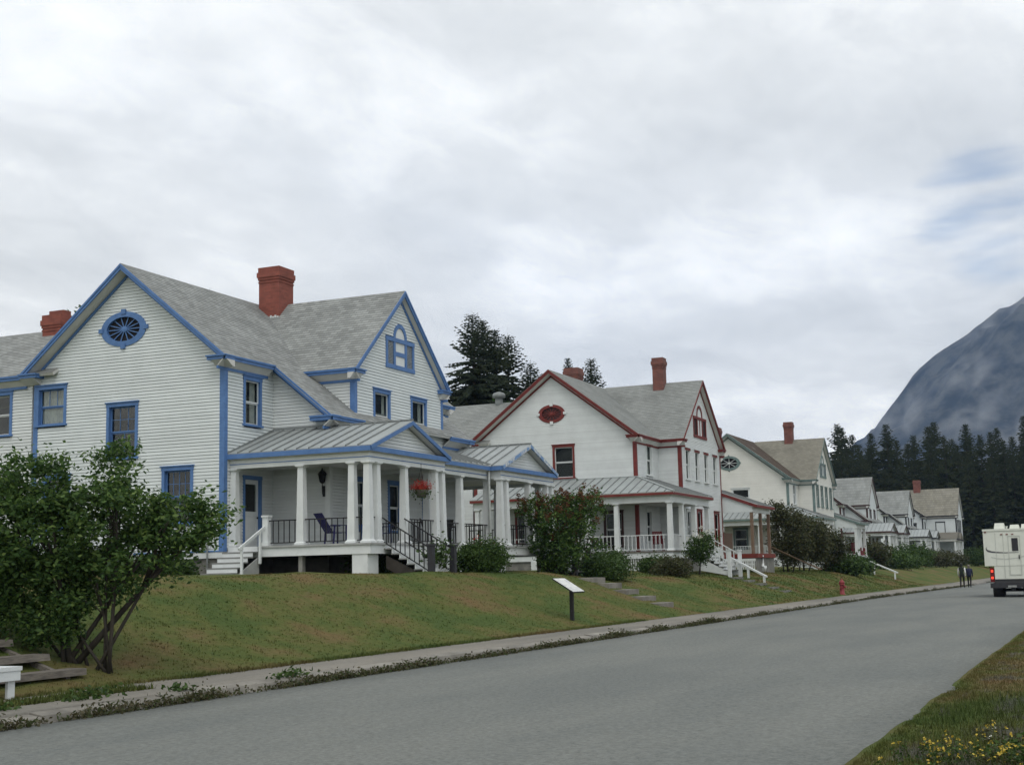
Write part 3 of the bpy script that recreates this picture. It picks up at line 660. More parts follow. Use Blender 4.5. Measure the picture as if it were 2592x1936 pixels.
def house(name, label, loc, P):
    global MIRROR
    h = thing(name, label, 'house', loc, group=P.get('group')); h['fine'] = P.get('fine', 0)
    D, xc, xi, g, pr = P['D'], P['xc'], P['xi'], P['g'], P['pr']      # depth, half length, start of projection, gable half width, projection
    zl, ze, zr, ov, vo = P.get('zl', 2.62), P['ze'], P['zr'], P.get('ov', .34), P.get('vo', .45)
    ze2, zr2, vo2 = P.get('ze2', ze), P['zr2'], P.get('vo2', .25)
    trim, wm, wj, mode = P['trim'], P['wall'], P['wallj'], P['mode']; rm = P['roof']; rmg = P.get('roofg', rm)
    far = P.get('far', False); Lx = 2*xc; sl = (zr-ze)/(D/2+ov); cats = P['cats']
    zroof = lambda y: ze+sl*(y+ov)
    Wo = WF((0, 0, 0), (0, 1, 0), (-1, 0, 0)); Wm = WF((0, 0, 0), (1, 0, 0), (0, -1, 0)); Wf = WF((0, -pr, 0), (1, 0, 0), (0, -1, 0)); Ws = WF((xi, 0, 0), (0, -1, 0), (-1, 0, 0))
    sl2 = (zr2-ze2)/(g+ov); gL, gR = xc-g, xc+g
    # oval gable wall
    def sp_o(z):
        if z < zroof(0)-.2: return (0, D)
        y = (z+.17-ze)/sl-ov
        return (y, D-y) if y < D/2-.01 else None
    holes = [('oval', P['oval'][0], P['oval'][1], P['oval'][2]*.8, P['oval'][3]*.8)]+[whole(*q[:4]) for q in P['win_o']]
    wall(h, Wo, zl, zr-.2, sp_o, holes, mode, wm, wj)
    # far end wall and back wall, plain
    We = WF((Lx, 0, 0), (0, 1, 0), (1, 0, 0)); wall(h, We, zl, zr-.2, sp_o, [], 'plain', wm, wj)
    Wb = WF((0, D, 0), (1, 0, 0), (0, 1, 0)); wall(h, Wb, zl, zroof(0)-.15, lambda z: (0.11, Lx-.11), [], 'plain', wm, wj)
    md2 = 'joined' if mode == 'each' else mode
    # main front wall, both ends
    zt = zroof(0)-.16; zs = 5.4
    hm = [whole(*q[:4]) for q in P['win_m']]+([('rect', P['door'][0]+.05, P['door'][1]-.05, zl-.1, P['door'][3]-.06)] if P.get('door') else [])
    if mode == 'each':
        zs2 = zl+.109*round((zs-zl)/.109)
        wall(h, Wm, zl, zs2, lambda z: (.11, xi-.0), hm, 'joined', wm, wj); wall(h, Wm, zs2, zt, lambda z: (.11, xi), hm, 'each', wm, wj)
    else: wall(h, Wm, zl, zt, lambda z: (.11, xi), hm, mode, wm, wj)
    WmR = WF((Lx-xi, 0, 0), (1, 0, 0), (0, -1, 0)); wall(h, WmR, zl, zt, lambda z: (0, xi-.11), [], 'plain', wm, wj)
    # projecting block
    def sp_s(z):
        if not cats: return (0, pr)
        if z < zroof(-pr)-.2: return (0, pr)
        q = ov-(z+.16-ze)/sl
        return (0, min(pr, q)) if q > .05 else None
    wall(h, Ws, zl, (zt if cats else zt), sp_s, [], md2, wm, wj)
    zc = zroof(-pr)-.2 if cats else 0
    def sp_f(z):
        if cats and z < zc: return (xi+.0, Lx-xi)
        if z < ze2+sl2*ov-.2: return (gL, gR)
        q = (z+.17-ze2)/sl2-ov
        return (gL+q, gR-q) if q < g-.02 else None
    hf = [whole(*q[:4]) for q in P['win_f']]
    if P.get('pal'): q = P['pal']; hf += [('rect', q[0]+.03, q[1]-.03, q[2]+.03, q[3]-.01), ('oval', (q[0]+q[1])/2, q[3], (q[1]-q[0])*.17+.05, q[7]-q[3]-.06)]
    if mode == 'each':
        zs3 = zl+.109*round((5.6-zl)/.109)
        wall(h, Wf, zl, zs3, sp_f, hf, 'joined', wm, wj); wall(h, Wf, zs3, zr2-.2, sp_f, hf, 'each', wm, wj)
    else: wall(h, Wf, zl, zr2-.2, sp_f, hf, mode, wm, wj)
    for xx, nn in (((gL, -1), (gR, 1)) if cats else ((gR, 1),)):
        Wg = WF((xx, 0, 0), (0, -1, 0), (nn, 0, 0)); wall(h, Wg, (zc-.1 if cats else zl), ze2+sl2*ov-.16, lambda z: (-1.2 if cats else 0, pr-.02), [], md2, wm, wj)
    # skirts and foundation
    m = MB()
    if not P.get('nobase'):
        m.box(.06, Lx-.06, .06, D-.06, 1.2, zl-.2); m.box(xi+.06, Lx-xi-.06, -pr+.06, .05, 1.2, zl-.2); m.build('foundation', CONCD, h)
        s = MB(); s.box(-.03, .06, -.02, D, zl-.2, zl-.001); s.box(.061, Lx, -.03, .06, zl-.2, zl-.002); s.box(xi-.03, Lx-xi+.03, -pr-.03, -pr+.06, zl-.2, zl-.001); s.build('skirt_board', TRIMW, h)
        s = MB(); s.box(-.05, -.0, -.03, D, zl, zl+.05); s.build('water_table', trim, h)
    m = MB(); m.box(.2, Lx-.2, .2, D-.2, zl, ze); m.box(xi+.2, Lx-xi-.2, -pr+.2, .21, zl, (ze-.01 if not cats else 6.9)); m.box(gL+.19, gR-.19, -pr+.19, .22, 6.8, ze-.02); m.build('painted_room_dark', DARKIN, h)  # added dark block: unlit rooms behind the panes painted as near-black colour
    # windows
    casing, sash = P['casing'], P['sash']
    for W, lst in ((Wo, P['win_o']), (Wm, P['win_m']), (Wf, P['win_f'])):
        for q in lst:
            o_ = q[4] if len(q) > 4 else {}
            window(h, W, q[0], q[1], q[2], q[3], o_.get('casing', casing), o_.get('sash', sash), o_.get('up', (1, 1)), o_.get('low', (1, 1)), o_.get('curtain'), deep=o_.get('deep', .03), cw=o_.get('cw', .11))
            if o_.get('head'): m = MB(); W.box(m, q[0]-.02, q[1]+.02, q[3]-.135, q[3]+.02, .056, .075); m.build('window_head', o_['head'], h)
    if P.get('door'):
        a, b, z0, z1 = P['door']; m = MB(); Wm.box(m, a, a+.1, z0, z1-.13, -.1, .05); Wm.box(m, b-.1, b, z0, z1-.13, -.1, .05); Wm.box(m, a-.02, b+.02, z1-.126, z1, -.1, .056); o = m.build('door_frame', casing, h)
        m = MB(); a2, b2 = a+.1, b-.1; zz = z0+.02
        for (p0, p1, q0, q1) in ((a2, a2+.12, zz, z1-.13), (b2-.12, b2, zz, z1-.13), (a2+.12, b2-.12, z1-.28, z1-.13), (a2+.12, b2-.12, z0+1.05, z0+1.2), (a2+.12, b2-.12, zz, z0+.25)): Wm.box(m, p0, p1, q0, q1, -.09, -.04)
        Wm.box(m, a2+.12, b2-.12, z0+.25, z0+1.05, -.085, -.055); d_ = m.build('door', TRIMW, h)
        m = MB(); Wm.box(m, a2+.12, b2-.12, z0+1.2, z1-.28, -.07, -.06); m.build('pane', GLASS, d_)
        m = MB(); p = Wm.p(b2-.06, z0+1.0, -.02); m.ellip(p, (.035, .035, .035), 8, 5); m.build('handle', IRON, d_)
    ow = P['oval']; oval_window(h, Wo, ow[0], ow[1], ow[2], ow[3], *P['ovalm'])
    if P.get('pal'): palladian(h, Wf, *P['pal'])
    # roofs
    yr = D/2; x0, x1 = -vo, Lx+vo
    roof(h, (x0, -ov, ze), (x1, -ov, ze), (x1, yr, zr), (x0, yr, zr), rm, course=.16 if not far else .5)
    roof(h, (x1, D+ov, ze), (x0, D+ov, ze), (x0, yr, zr), (x1, yr, zr), rm, course=.16 if not far else .5)
    if cats:
        yc = -pr-.40
        roof(h, (xi-.42, yc, zroof(yc)), (Lx-xi+.42, yc, zroof(yc)), (Lx-xi+.42, -ov, ze+.001), (xi-.42, -ov, ze+.001), rm, 'catslide_roof', course=.16 if not far else .5)
    yg = -pr-vo2
    roof(h, (gL-ov, D/2-.3, ze2), (gL-ov, yg, ze2), (xc, yg, zr2), (xc, D/2-.3, zr2), rmg, 'gable_roof', course=.16 if not far else .5)
    roof(h, (gR+ov, yg, ze2), (gR+ov, D/2-.3, ze2), (xc, D/2-.3, zr2), (xc, yg, zr2), rmg, 'gable_roof', course=.16 if not far else .5)
    # trim
    gable_trim(h, Wo, -ov, D+ov, D/2, ze, zr, vo, trim)
    gable_trim(h, Wf, gL-ov, gR+ov, xc, ze2, zr2, vo2, trim, ret=True)
    We2 = WF((Lx, 0, 0), (0, 1, 0), (1, 0, 0)); gable_trim(h, We2, -ov, D+ov, D/2, ze, zr, vo, trim)
    ee = xi-.40 if cats else gL
    eave_trim(h, (-vo, -ov, ze), (ee, -ov, ze), (0, 1, 0), trim, ov=ov); eave_trim(h, (Lx-ee, -ov, ze), (Lx+vo, -ov, ze), (0, 1, 0), trim, ov=ov)
    eave_trim(h, (gL-ov, yg, ze2), (gL-ov, 0.05 if cats else -.02, ze2), (1, 0, 0), trim, ov=ov)
    eave_trim(h, (gR+ov, yg, ze2), (gR+ov, 0.05 if cats else -.02, ze2), (-1, 0, 0), trim, ov=ov)
    if cats:
        zc2 = zroof(yc)
        eave_trim(h, (xi-.42, yc, zc2), (gL+.02, yc, zc2), (0, 1, 0), trim, ov=.40); eave_trim(h, (gR-.02, yc, zc2), (Lx-xi+.42, yc, zc2), (0, 1, 0), trim, ov=.40)
        for W_s, N_ in ((WF((xi, 0, 0), (0, -1, 0), (-1, 0, 0)), 1), (WF((Lx-xi, 0, 0), (0, -1, 0), (1, 0, 0)), -1)):
            m = MB(); a = W_s.p(pr+.40, zc2-.015, .39); b = W_s.p(ov-.1, ze-.015+sl*.1, .39); up = (b-a).normalized().cross(W_s.N); up = up if up.z > 0 else -up
            m.beam(a, b, .05, .16, up, dn=.16); m.beam(a+W_s.N*.03, b+W_s.N*.03, .04, .07, up, dn=.075); m.build('rake_board', trim, h)
            m = MB(); i1, i2 = a-W_s.N*.34-V((0, 0, .28)), b-W_s.N*.34-V((0, 0, .28)); o1, o2 = a-up*.13-W_s.N*.03, b-up*.13-W_s.N*.03; kk = up*.03; m.hexa([i1, i2, o2, o1, i1+kk, i2+kk, o2+kk, o1+kk]); m.build('soffit', SOFF, h)
            m = MB(); m.beam(W_s.p(pr+.1, zc2-.30+sl*.3, .035), W_s.p(0, ze-.30+sl*ov, .035), .05, .085, up, dn=.085); m.build('frieze_board', trim, h)
            m = MB(); W_s.box(m, pr-.5, pr+.42, zc2-.16, zc2-.05, -.05, .42); W_s.box(m, pr-.5, pr+.46, zc2-.045, zc2+.01, -.05, .46); m.build('cornice_return', trim, h)
    corner_board(h, 0, 0, zl, zroof(0)-.3, -1, -1, trim); corner_board(h, 0, D, zl, zroof(0)-.3, -1, 1, trim)
    corner_board(h, gL, -pr, (zc if cats else zl), ze2-.12, -1, -1, trim); corner_board(h, gR, -pr, (zc if cats else zl), ze2-.12, 1, -1, trim, .13)
    if cats: corner_board(h, xi, -pr, zl, zc2-.3, -1, -1, P.get('ctrim', trim))
    # rear wing
    if P.get('wing'):
        wz, wx, wl = P['wing']; Ww = WF((.03, D, 0), (0, 1, 0), (-1, 0, 0)); wall(h, Ww, zl, ze, lambda z: (.16, wl), [whole(*q[:4]) for q in P.get('win_w', [])], md2, wm, wj)
        for q in P.get('win_w', []): window(h, Ww, q[0], q[1], q[2], q[3], casing, sash)
        roof(h, (-.30, D+wl, ze), (-.30, D-1, ze), (wx, D-1, wz), (wx, D+wl, wz), rm, 'rear_roof', course=.16 if not far else .5); roof(h, (2*wx+.3, D-1, ze), (2*wx+.3, D+wl, ze), (wx, D+wl, wz), (wx, D-1, wz), rm, 'rear_roof', course=.5)
        eave_trim(h, (-.30, D+ov+.05, ze), (-.30, D+wl, ze), (1, 0, 0), trim, ov=.30)
        We3 = WF((0, D+wl, 0), (1, 0, 0), (0, 1, 0)); wall(h, We3, zl, wz-.2, lambda z: (.1, 2*wx-.1) if z < ze-.1 else ((.1+(z-ze+.2)*wx/(wz-ze+.3), 2*wx-.1-(z-ze+.2)*wx/(wz-ze+.3)) if z < wz-.35 else None), [], 'plain', wm, wj)
        Wr = WF((2*wx, D, 0), (0, 1, 0), (1, 0, 0)); wall(h, Wr, zl, ze, lambda z: (.16, wl-.1), [], 'plain', wm, wj)
        m = MB(); m.box(.1, 2*wx-.1, D-.1, D+wl-.1, 1.2, zl); m.build('foundation', CONCD, h)
    for c in P['chim']: chimney(h, *c[:6], c[6], c[7] if len(c) > 7 else False, pot=len(c) > 8)
    return h

# ------------------------------------------------------------------ gabled double porch (first house type)
def gabled_porches(h, P, full=True):
    global MIRROR
    xc, xi, pr = P['xc'], P['xi'], P['pr']; Lx = 2*xc; trim = P['trim']; zf, zb, zt_, zrg = 2.76, 5.29, 5.77, 6.78
    xa, xr, xb, yv, yk = .15, 2.98, 5.80, -5.38, -4.90
    beam_n = 'porch_beam'
    for mir in (None, xc):
        MIRROR = mir
        pf = trim if mir is None else P.get('trim2', trim)
        metal_roof(h, [([(xa, .0, zt_), (xa, yv, zt_), (xr, yv, zrg), (xr, .0, zrg)], (0, 1, 0)), ([(xb, yv, zt_), (xb, -pr, zt_), (xr, -pr, zrg), (xr, yv, zrg)], (0, 1, 0))])
        fl = MB(); fl.beam((xa, -.02, zt_+.03), (xr-.1, -.02, zrg+.02), .05, .07); fl.beam((xr-.13, -.02, zrg+.03), (xr-.13, -pr, zrg+.03), .05, .06); fl.beam((xr, -pr, zrg+.04), (xr, yv, zrg+.04), .10, .04); fl.build('ridge_flashing', METALD, h)
        # fascia and entablature
        m = MB(); m.box(xa-.02, xa+.04, yv+.02, 0, zt_-.17, zt_-.015); m.box(xa+.041, xb-.041, yv+.02, yv+.08, zt_-.172, zt_-.015); m.box(xb-.04, xb+.02, yv+.02, yk, zt_-.17, zt_-.015); m.build('fascia', trim, h)
        m = MB(); q = .27
        m.box(xa+q-.1, xa+q+.1, yv+q+.1, 0, zb, zt_-.12); m.box(xa+q-.1, xb-q+.1, yv+q-.1, yv+q+.098, zb, zt_-.121); m.box(xb-q-.1, xb-q+.1, yv+q+.1, -pr, zb, zt_-.12); m.build(beam_n, TRIMW, h)
        m = MB(); m.box(xa+.03, xa+q, yv+.07, 0, zt_-.19, zt_-.165); m.box(xa+q, xb-.03, yv+.07, yv+q, zt_-.191, zt_-.166); m.build('soffit', SOFF, h)
        m = MB(); zz = zb+.13; m.box(xa+q-.112, xa+q-.098, yv+q-.11, 0, zz, zz+.025); m.box(xa+q-.11, xb-q+.11, yv+q-.114, yv+q-.098, zz, zz+.025); m.build('beam_line', trim, h)
        # pediment
        Wp = WF((0, yv+.30, 0), (1, 0, 0), (0, -1, 0)); k = (zrg-zt_)/(xr-xa)
        wall(h, Wp, zt_-.02, zrg-.06, lambda z: (xa+(z-zt_+.16)/k, xb-(z-zt_+.16)/k) if z < zrg-.18 else None, [], 'joined' if not P.get('far') else 'plain', WHITE, WHITEJ, 'pediment')
        for s in (0, 1):
            a = V((xa if s == 0 else xb, yv+.018-.004*s, zt_-.01)); b = V((xr, yv+.018-.004*s, zrg-.01)); up = (b-a).normalized().cross(V((0, -1, 0))); up = up if up.z > 0 else -up
            m = MB(); m.beam(a, b, .06, .125, up, dn=.125); m.build('rake_board', pf, h)
            m = MB(); m.beam(a-up*.10+V((0, .15, 0)), b-up*.10+V((0, .15, 0)), .24, .03, up); m.build('soffit', SOFF, h)
        # ceiling, floor, skirt
        m = MB(); m.box(xa+q, xb-q, yv+q, -.02 if mir is None else -.02, zb+.12, zb+.15); m.build('porch_ceiling', SOFF, h)
        m = MB(); m.box(xa+.0, xb, yv+.02, -.03, zf-.06, zf); m.build('porch_floor', GREYD, h)
        m = MB(); m.box(xa+.05, xa+.10, yv+.08, -.04, zf-.34, zf-.063); m.box(xa+.101, xb-.05, yv+.07, yv+.12, zf-.34, zf-.063); m.box(xb-.1, xb-.05, yv+.13, -4.9, zf-.34, zf-.063); m.build('porch_skirt', TRIMW, h)
        cols = [(xa+q, yv+q), (xa+q+.52, yv+q), (xa+q, yv+q+.55), (xa+q, -2.70), (xr-.18, yv+q), (xb-q, yv+q), (xb-q-.52, yv+q), (xb-q, yv+q+.55), (xa+q, -.14)]
        for c in cols: column(h, c[0], c[1], zf, zb)
        for (px, py, s_, mt) in ((xa+q+.15, yv+q+.2, .34, TRIMW), (xa+q, -2.7, .09, CONC), (xb-q, yv+q+.2, .3, TRIMW), (xa+q, -.2, .1, CONC)):
            m = MB(); m.box(px-s_, px+s_, py-s_*.8, py+s_*.8, 1.3, zf-.341); m.build('pier', mt, h)
        if not full: continue
        railing(h, (xa+q, yv+q+.68), (xa+q, -2.55), zf, zf+.80, IRON); railing(h, (xa+q, -2.85), (xa+q, -1.42), zf, zf+.80, IRON)
        railing(h, (xa+q, yv+q+.12), (xa+q, yv+q+.43), zf, zf+.80, IRON); railing(h, (xa+q+.12, yv+q), (xa+q+.40, yv+q), zf, zf+.80, IRON)
        railing(h, (xr-.05, yv+q), (xb-q-.65, yv+q), zf, zf+.80, IRON); railing(h, (xb-q, yv+q+.68), (xb-q, -2.4), zf, zf+.80, IRON)
        railing(h, (xb-q-.4, yv+q), (xb-q-.12, yv+q), zf, zf+.80, IRON)
        # front steps
        st = MB(); sx0, sx1 = xa+q+.62, xr-.32; o = None
        m = MB(); m.prism([(sx1-.12, yv+.05, zf-.40), (sx1-.12, yv-1.45, 1.66), (sx1-.12, yv-1.45, 1.5), (sx1-.12, yv-.9, 1.5), (sx1-.12, yv+.05, zf-.8)], (.06, 0, 0)); so = m.build('front_steps', DKWOOD, h)
        m = MB(); m.prism([(sx0+.1, yv+.05, zf-.40), (sx0+.1, yv-1.45, 1.66), (sx0+.1, yv-1.45, 1.5), (sx0+.1, yv-.9, 1.5), (sx0+.1, yv+.05, zf-.8)], (.06, 0, 0)); m.build('stringer', DKWOOD, so)
        for i in range(6):
            y1 = yv+.06-.27*i; z1 = zf-.005-.165*i
            m = MB(); m.box(sx0, sx1, y1-.27, y1+.03, z1-.205, z1-.165); m.build('tread', TREADM, so)
            m = MB(); m.box(sx0+.02, sx1-.02, y1-.012, y1+.012, z1-.166, z1-.002); m.build('riser', TRIMW, so)
        for sx in (sx0+.05, sx1-.05):
            railing(h, (sx, yv+q-.1, 0), (sx, yv-1.48, -.98), zf-.02, zf+.80, IRON, pitch=.2, name='stair_railing')
            m = MB(); m.box(sx-.085, sx+.085, yv-1.66, yv-1.48, 1.4, 2.62); m.box(sx-.12, sx+.12, yv-1.69, yv-1.45, 2.62, 2.68); m.build('stair_post', BLKT, h)
        if mir is None:
            # side steps with white handrail
            m = MB(); m.prism([(xa, -1.28, zf-.34), (xa-1.35, -1.28, 1.75), (xa-1.35, -1.28, 1.5), (xa, -1.28, 1.9)], (0, .05, 0)); so = m.build('side_steps', GREYD, h)
            for i in range(5):
                x1 = xa-.0-.28*i; z1 = zf-.005-.165*i
                m = MB(); m.box(x1-.30, x1-.0, -1.24, -.06, z1-.21, z1-.165); m.build('tread', TREADM, so)
                m = MB(); m.box(x1-.012, x1+.012, -1.22, -.08, z1-.166, z1-.002); m.build('riser', TRIMW, so)
            m = MB(); m.box(xa+q-.1, xa+q+.1, -1.48, -1.28, zf, zf+.92); m.box(xa+q-.13, xa+q+.13, -1.51, -1.25, zf+.92, zf+.98); m.box(xa+q-.15, xa+q+.15, -1.53, -1.23, zf, zf+.12); m.build('newel_post', TRIMW, h)
            m = MB(); m.beam((xa+q-.05, -1.36, zf+.62), (xa-1.25, -1.36, zf-.12), .05, .09); m.box(xa-1.12, xa-1.05, -1.4, -1.33, 1.5, zf+.02); m.box(xa-.12, xa-.05, -1.4, -1.33, 2.2, zf+.5); m.build('handrail', TRIMW, h)
    MIRROR = None
    # link between the two porches
    l0, l1 = xb-.05, Lx-xb+.05; yl = yk
    zc = zt_+(zrg-zt_)/(xr-xa)*(-pr-yl)
    metal_roof(h, [([(l0-.6, yl, zt_), (l1+.6, yl, zt_), (l1+.6, -pr, zc), (l0-.6, -pr, zc)], (1, 0, 0))])
    m = MB(); m.box(l0+.02, l1-.02, yl+.01, yl+.07, zt_-.17, zt_-.02); m.build('fascia', trim, h)
    m = MB(); m.box(l0, l1, yl+.2, yl+.38, zb, zt_-.12); m.build('porch_beam', TRIMW, h)
    m = MB(); m.box(l0, l1, yl+.05, yl+.2, zt_-.19, zt_-.165); m.build('soffit', SOFF, h)
    m = MB(); m.box(l0, l1, yl+.188, yl+.199, zb+.13, zb+.155); m.build('beam_line', trim, h)
    m = MB(); m.box(l0, l1, yl+.1, -pr-.03, zf-.06, zf-.002); m.build('porch_floor', GREYD, h)
    m = MB(); m.box(l0, l1, yl+.14, yl+.19, zf-.4, zf-.062); m.build('porch_skirt', TRIMW, h)
    m = MB(); m.box(l0, l1, yl+.2, -pr-.1, zb+.12, zb+.15); m.build('porch_ceiling', SOFF, h)
    column(h, xc, yl+.29, zf, zb)
    if full:
        railing(h, (l0-.1, yl+.29), (xc-.16, yl+.29), zf, zf+.80, IRON); railing(h, (xc+.16, yl+.29), (l1+.1, yl+.29), zf, zf+.80, IRON)
        m = MB(); m.box(l0, l1, yl+.22, yl+.26, 1.3, zf-.4)
        m.build('porch_base_panel', TRIMW, h)
        for i in range(4):
            q = l0+.25+(l1-l0-.5)*i/3; m = MB(); m.box(q-.06, q+.06, yl+.19, yl+.22, 1.3, zf-.41); m.build('base_batten', TRIMW, h)
        m = MB(); m.tube([(l1-.05, yl+.1, zt_-.2), (l1-.02, yl+.12, zt_-.32), (l1-.02, yl+.12, zf-.3)], .045, 8); m.build('downspout', TRIMW, h, True)

# ------------------------------------------------------------------ wrap-round porch (second house type)
def wrap_porch(h, P):
    xc, pr, trim, D = P['xc'], P['pr'], P['trim'], P['D']; zf, zb, ze_, zw = 2.70, 5.12, 5.62, 6.63; d = 2.85; yb_ = D-1.0; xe = P.get('xe', 4.6); gL = xc-P['g']
    k = (zw-ze_)/d
    metal_roof(h, [([(-d, yb_, ze_), (-d, -d, ze_), (0, 0, zw), (0, yb_, zw)], (0, 1, 0)), ([(-d, -d, ze_), (gL, -d, ze_), (gL, 0, zw), (0, 0, zw)], (1, 0, 0)), ([(gL, -d, ze_), (xe, -d, ze_), (xe, -pr, ze_+k*(d-pr)), (gL, -pr, ze_+k*(d-pr))], (1, 0, 0))])
    m = MB(); m.beam((0, 0, zw+.03), (-d, -d, ze_+.03), .16, .05); m.beam((-.03, 0, zw+.02), (-.03, yb_, zw+.02), .05, .06); m.build('hip_flashing', METAL, h)
    m = MB(); m.box(-d+.01, -d+.06, -d+.02, yb_, ze_-.15, ze_-.015); m.box(-d+.061, xe, -d+.01, -d+.06, ze_-.15, ze_-.016); m.box(xe-.05, xe, -d+.061, -pr-.03, ze_-.1, ze_+.0); m.build('fascia', trim, h)
    q = .35
    m = MB(); m.box(-d+q-.1, -d+q+.1, -d+q+.1, yb_-.1, zb, ze_-.08); m.box(-d+q-.1, xe-.2, -d+q-.1, -d+q+.099, zb, ze_-.081); m.build('porch_beam', TRIMW, h)
    m = MB(); m.box(-d+.06, -d+q, -d+.06, yb_, ze_-.17, ze_-.145); m.box(-d+q, xe, -d+.06, -d+q, ze_-.171, ze_-.146); m.build('soffit', SOFF, h)
    m = MB(); m.box(-d+.15, -.03, -d+.15, yb_-.1, zf-.06, zf); m.box(-.029, xe-.1, -d+.15, -.03, zf-.06, zf-.001); m.build('porch_floor', WOODG, h)
    m = MB(); m.box(-d+.2, -d+.25, -d+.2, yb_-.1, zf-.36, zf-.062); m.box(-d+.251, xe-.15, -d+.2, -d+.25, zf-.36, zf-.062); m.build('porch_skirt', TRIMW, h)
    m = MB(); m.box(-d+q, -.03, -d+q, yb_-.1, zb+.05, zb+.08); m.box(-.03, xe-.2, -d+q, -.03, zb+.05, zb+.079); m.build('porch_ceiling', SOFF, h)
    ys_ = [-d+q, .3, 1.85, 4.8, yb_-.3]; xs_ = [-.5, 1.75, xe-.25]
    for y in ys_: column(h, -d+q, y, zf, zb, w0=.13, w1=.11)
    for x in xs_: column(h, x, -d+q, zf, zb, w0=.13, w1=.11)
    for y in ys_: m = MB(); m.box(-d+q-.2, -d+q+.2, y-.2, y+.2, 1.3, zf-.361); m.build('pier', TRIMW, h)
    for a, b in ((-d+q+.15, .15), (.45, 1.7), (2.0, 4.65), (4.95, yb_-.45)): railing(h, (-d+q, a), (-d+q, b), zf, zf+.80, TRIMW, .025, .2)
    railing(h, (-d+q+.15, -d+q), (-.65, -d+q), zf, zf+.80, TRIMW, .025, .2); railing(h, (-.35, -d+q), (1.6, -d+q), zf, zf+.80, TRIMW, .025, .2)
    lat = MB()   # lattice skirts between the piers
    m = MB(); m.box(-d+.3, -d+.32, -d+.3, yb_-.1, 1.3, zf-.36); o = m.build('porch_base_panel', CONCD, h)
    for y0, y1 in ((-d+q+.25, .05), (.55, 1.6), (2.1, 4.55)):
        s = MB(); y = y0
        while y < y1: s.box(-d+.25, -d+.28, y, y+.05, 1.75, zf-.37); y += .12
        s.box(-d+.24, -d+.285, y0, y1, 1.75, 1.82); s.build('lattice', TRIMW, o)
    # steps to the lawn
    sx0, sx1 = 1.95, xe-.45
    for i, sx in enumerate((sx0, sx1-.06)):
        m = MB(); m.prism([(sx, -d+.2, zf-.36), (sx, -d-1.35, 1.62), (sx, -d-1.35, 1.4), (sx, -d+.2, zf-1.0)], (.06, 0, 0))
        if i == 0: so = m.build('front_steps', TRIMW, h)
        else: m.build('stringer', TRIMW, so)
    for i in range(6):
        y1 = -d+.16-.25*i; z1 = zf-.005-.165*i; m = MB(); m.box(sx0, sx1, y1-.26, y1+.02, z1-.205, z1-.165); m.build('tread', TREADM, so); m = MB(); m.box(sx0+.02, sx1-.02, y1-.01, y1+.01, z1-.166, z1-.002); m.build('riser', TRIMW, so)
    for sx in (sx0, sx1):
        railing(h, (sx, -d+q, 0), (sx, -d-1.3, -.95), zf+.0, zf+.82, TRIMW, .03, .24, name='stair_railing')
        m = MB(); m.box(sx-.09, sx+.09, -d-1.5, -d-1.32, 1.3, 2.70); m.box(sx-.12, sx+.12, -d-1.53, -d-1.29, 2.70, 2.76); m.build('newel_post', TRIMW, h)
def lean_porch(h, P, post, deckm, wallm, brown=True):
    """second porch beyond the front gable: lean-to roof falling to the street"""
    x0 = P['xc']+P['g']+.05; x1 = x0+4.6; pr, trim = P['pr'], P['trim']; yo = -pr-2.15; z0, z1 = 5.5, 6.32; zf = 2.62
    metal_roof(h, [([(x0-.1, yo, z0), (x1, yo, z0), (x1, -pr+.9, z1+.3), (x0-.1, -pr+.9, z1+.3)], (1, 0, 0))])
    a, b = V((x0-.08, yo, z0-.01)), V((x0-.08, -pr+.1, z1)); m = MB(); m.beam(a, b, .05, .17, dn=.17); m.box(x0-.1, x1, yo-.0, yo+.05, z0-.16, z0-.012); m.build('fascia', trim, h)
    m = MB(); m.prism([(x0, yo+.3, zf+2.45), (x0, yo+.3, z0-.06), (x0, -pr+.0, z1-.2), (x0, -pr+.0, zf+2.45)], (.08, 0, 0)); m.build('end_panel', WHITE, h)
    m = MB(); m.box(x0+.09, x1-.1, yo+.3, yo+.45, zf+2.45, z0-.1); m.build('porch_beam', TRIMW, h)
    for x in (x0+.12, x0+2.3, x1-.2):
        if brown: m = MB(); m.frus(x, yo+.4, zf, zf+2.44, .085, .085); m.build('post', post, h)
        else: column(h, x, yo+.4, zf, zf+2.44)
    if not brown:
        for x in (x0+.9, x0+1.6): column(h, x, yo+.4, zf, zf+2.44)
    m = MB(); m.box(x0-.05, x1, yo+.1, -pr+.8, zf-.25, zf); m.build('porch_floor', deckm, h)
    m = MB(); m.box(x0+.5, x1-.1, -pr+.6, -pr+.7, zf, zf+1.35); m.build('back_screen', wallm, h)
    m = MB(); m.box(x0, x1, yo+.2, yo+.24, 1.3, zf-.26); o = m.build('porch_base_panel', CONCD, h)
    y = yo+.3; s = MB(); m = MB()
    while y < -pr: m.box(x0-.03, x0-.005, y, y+.06, 1.7, zf-.3); y += .13
    m.box(x0-.04, x0-.031, yo+.3, -pr, 1.95, 2.02); m.build('picket_skirt', TRIMW, o)

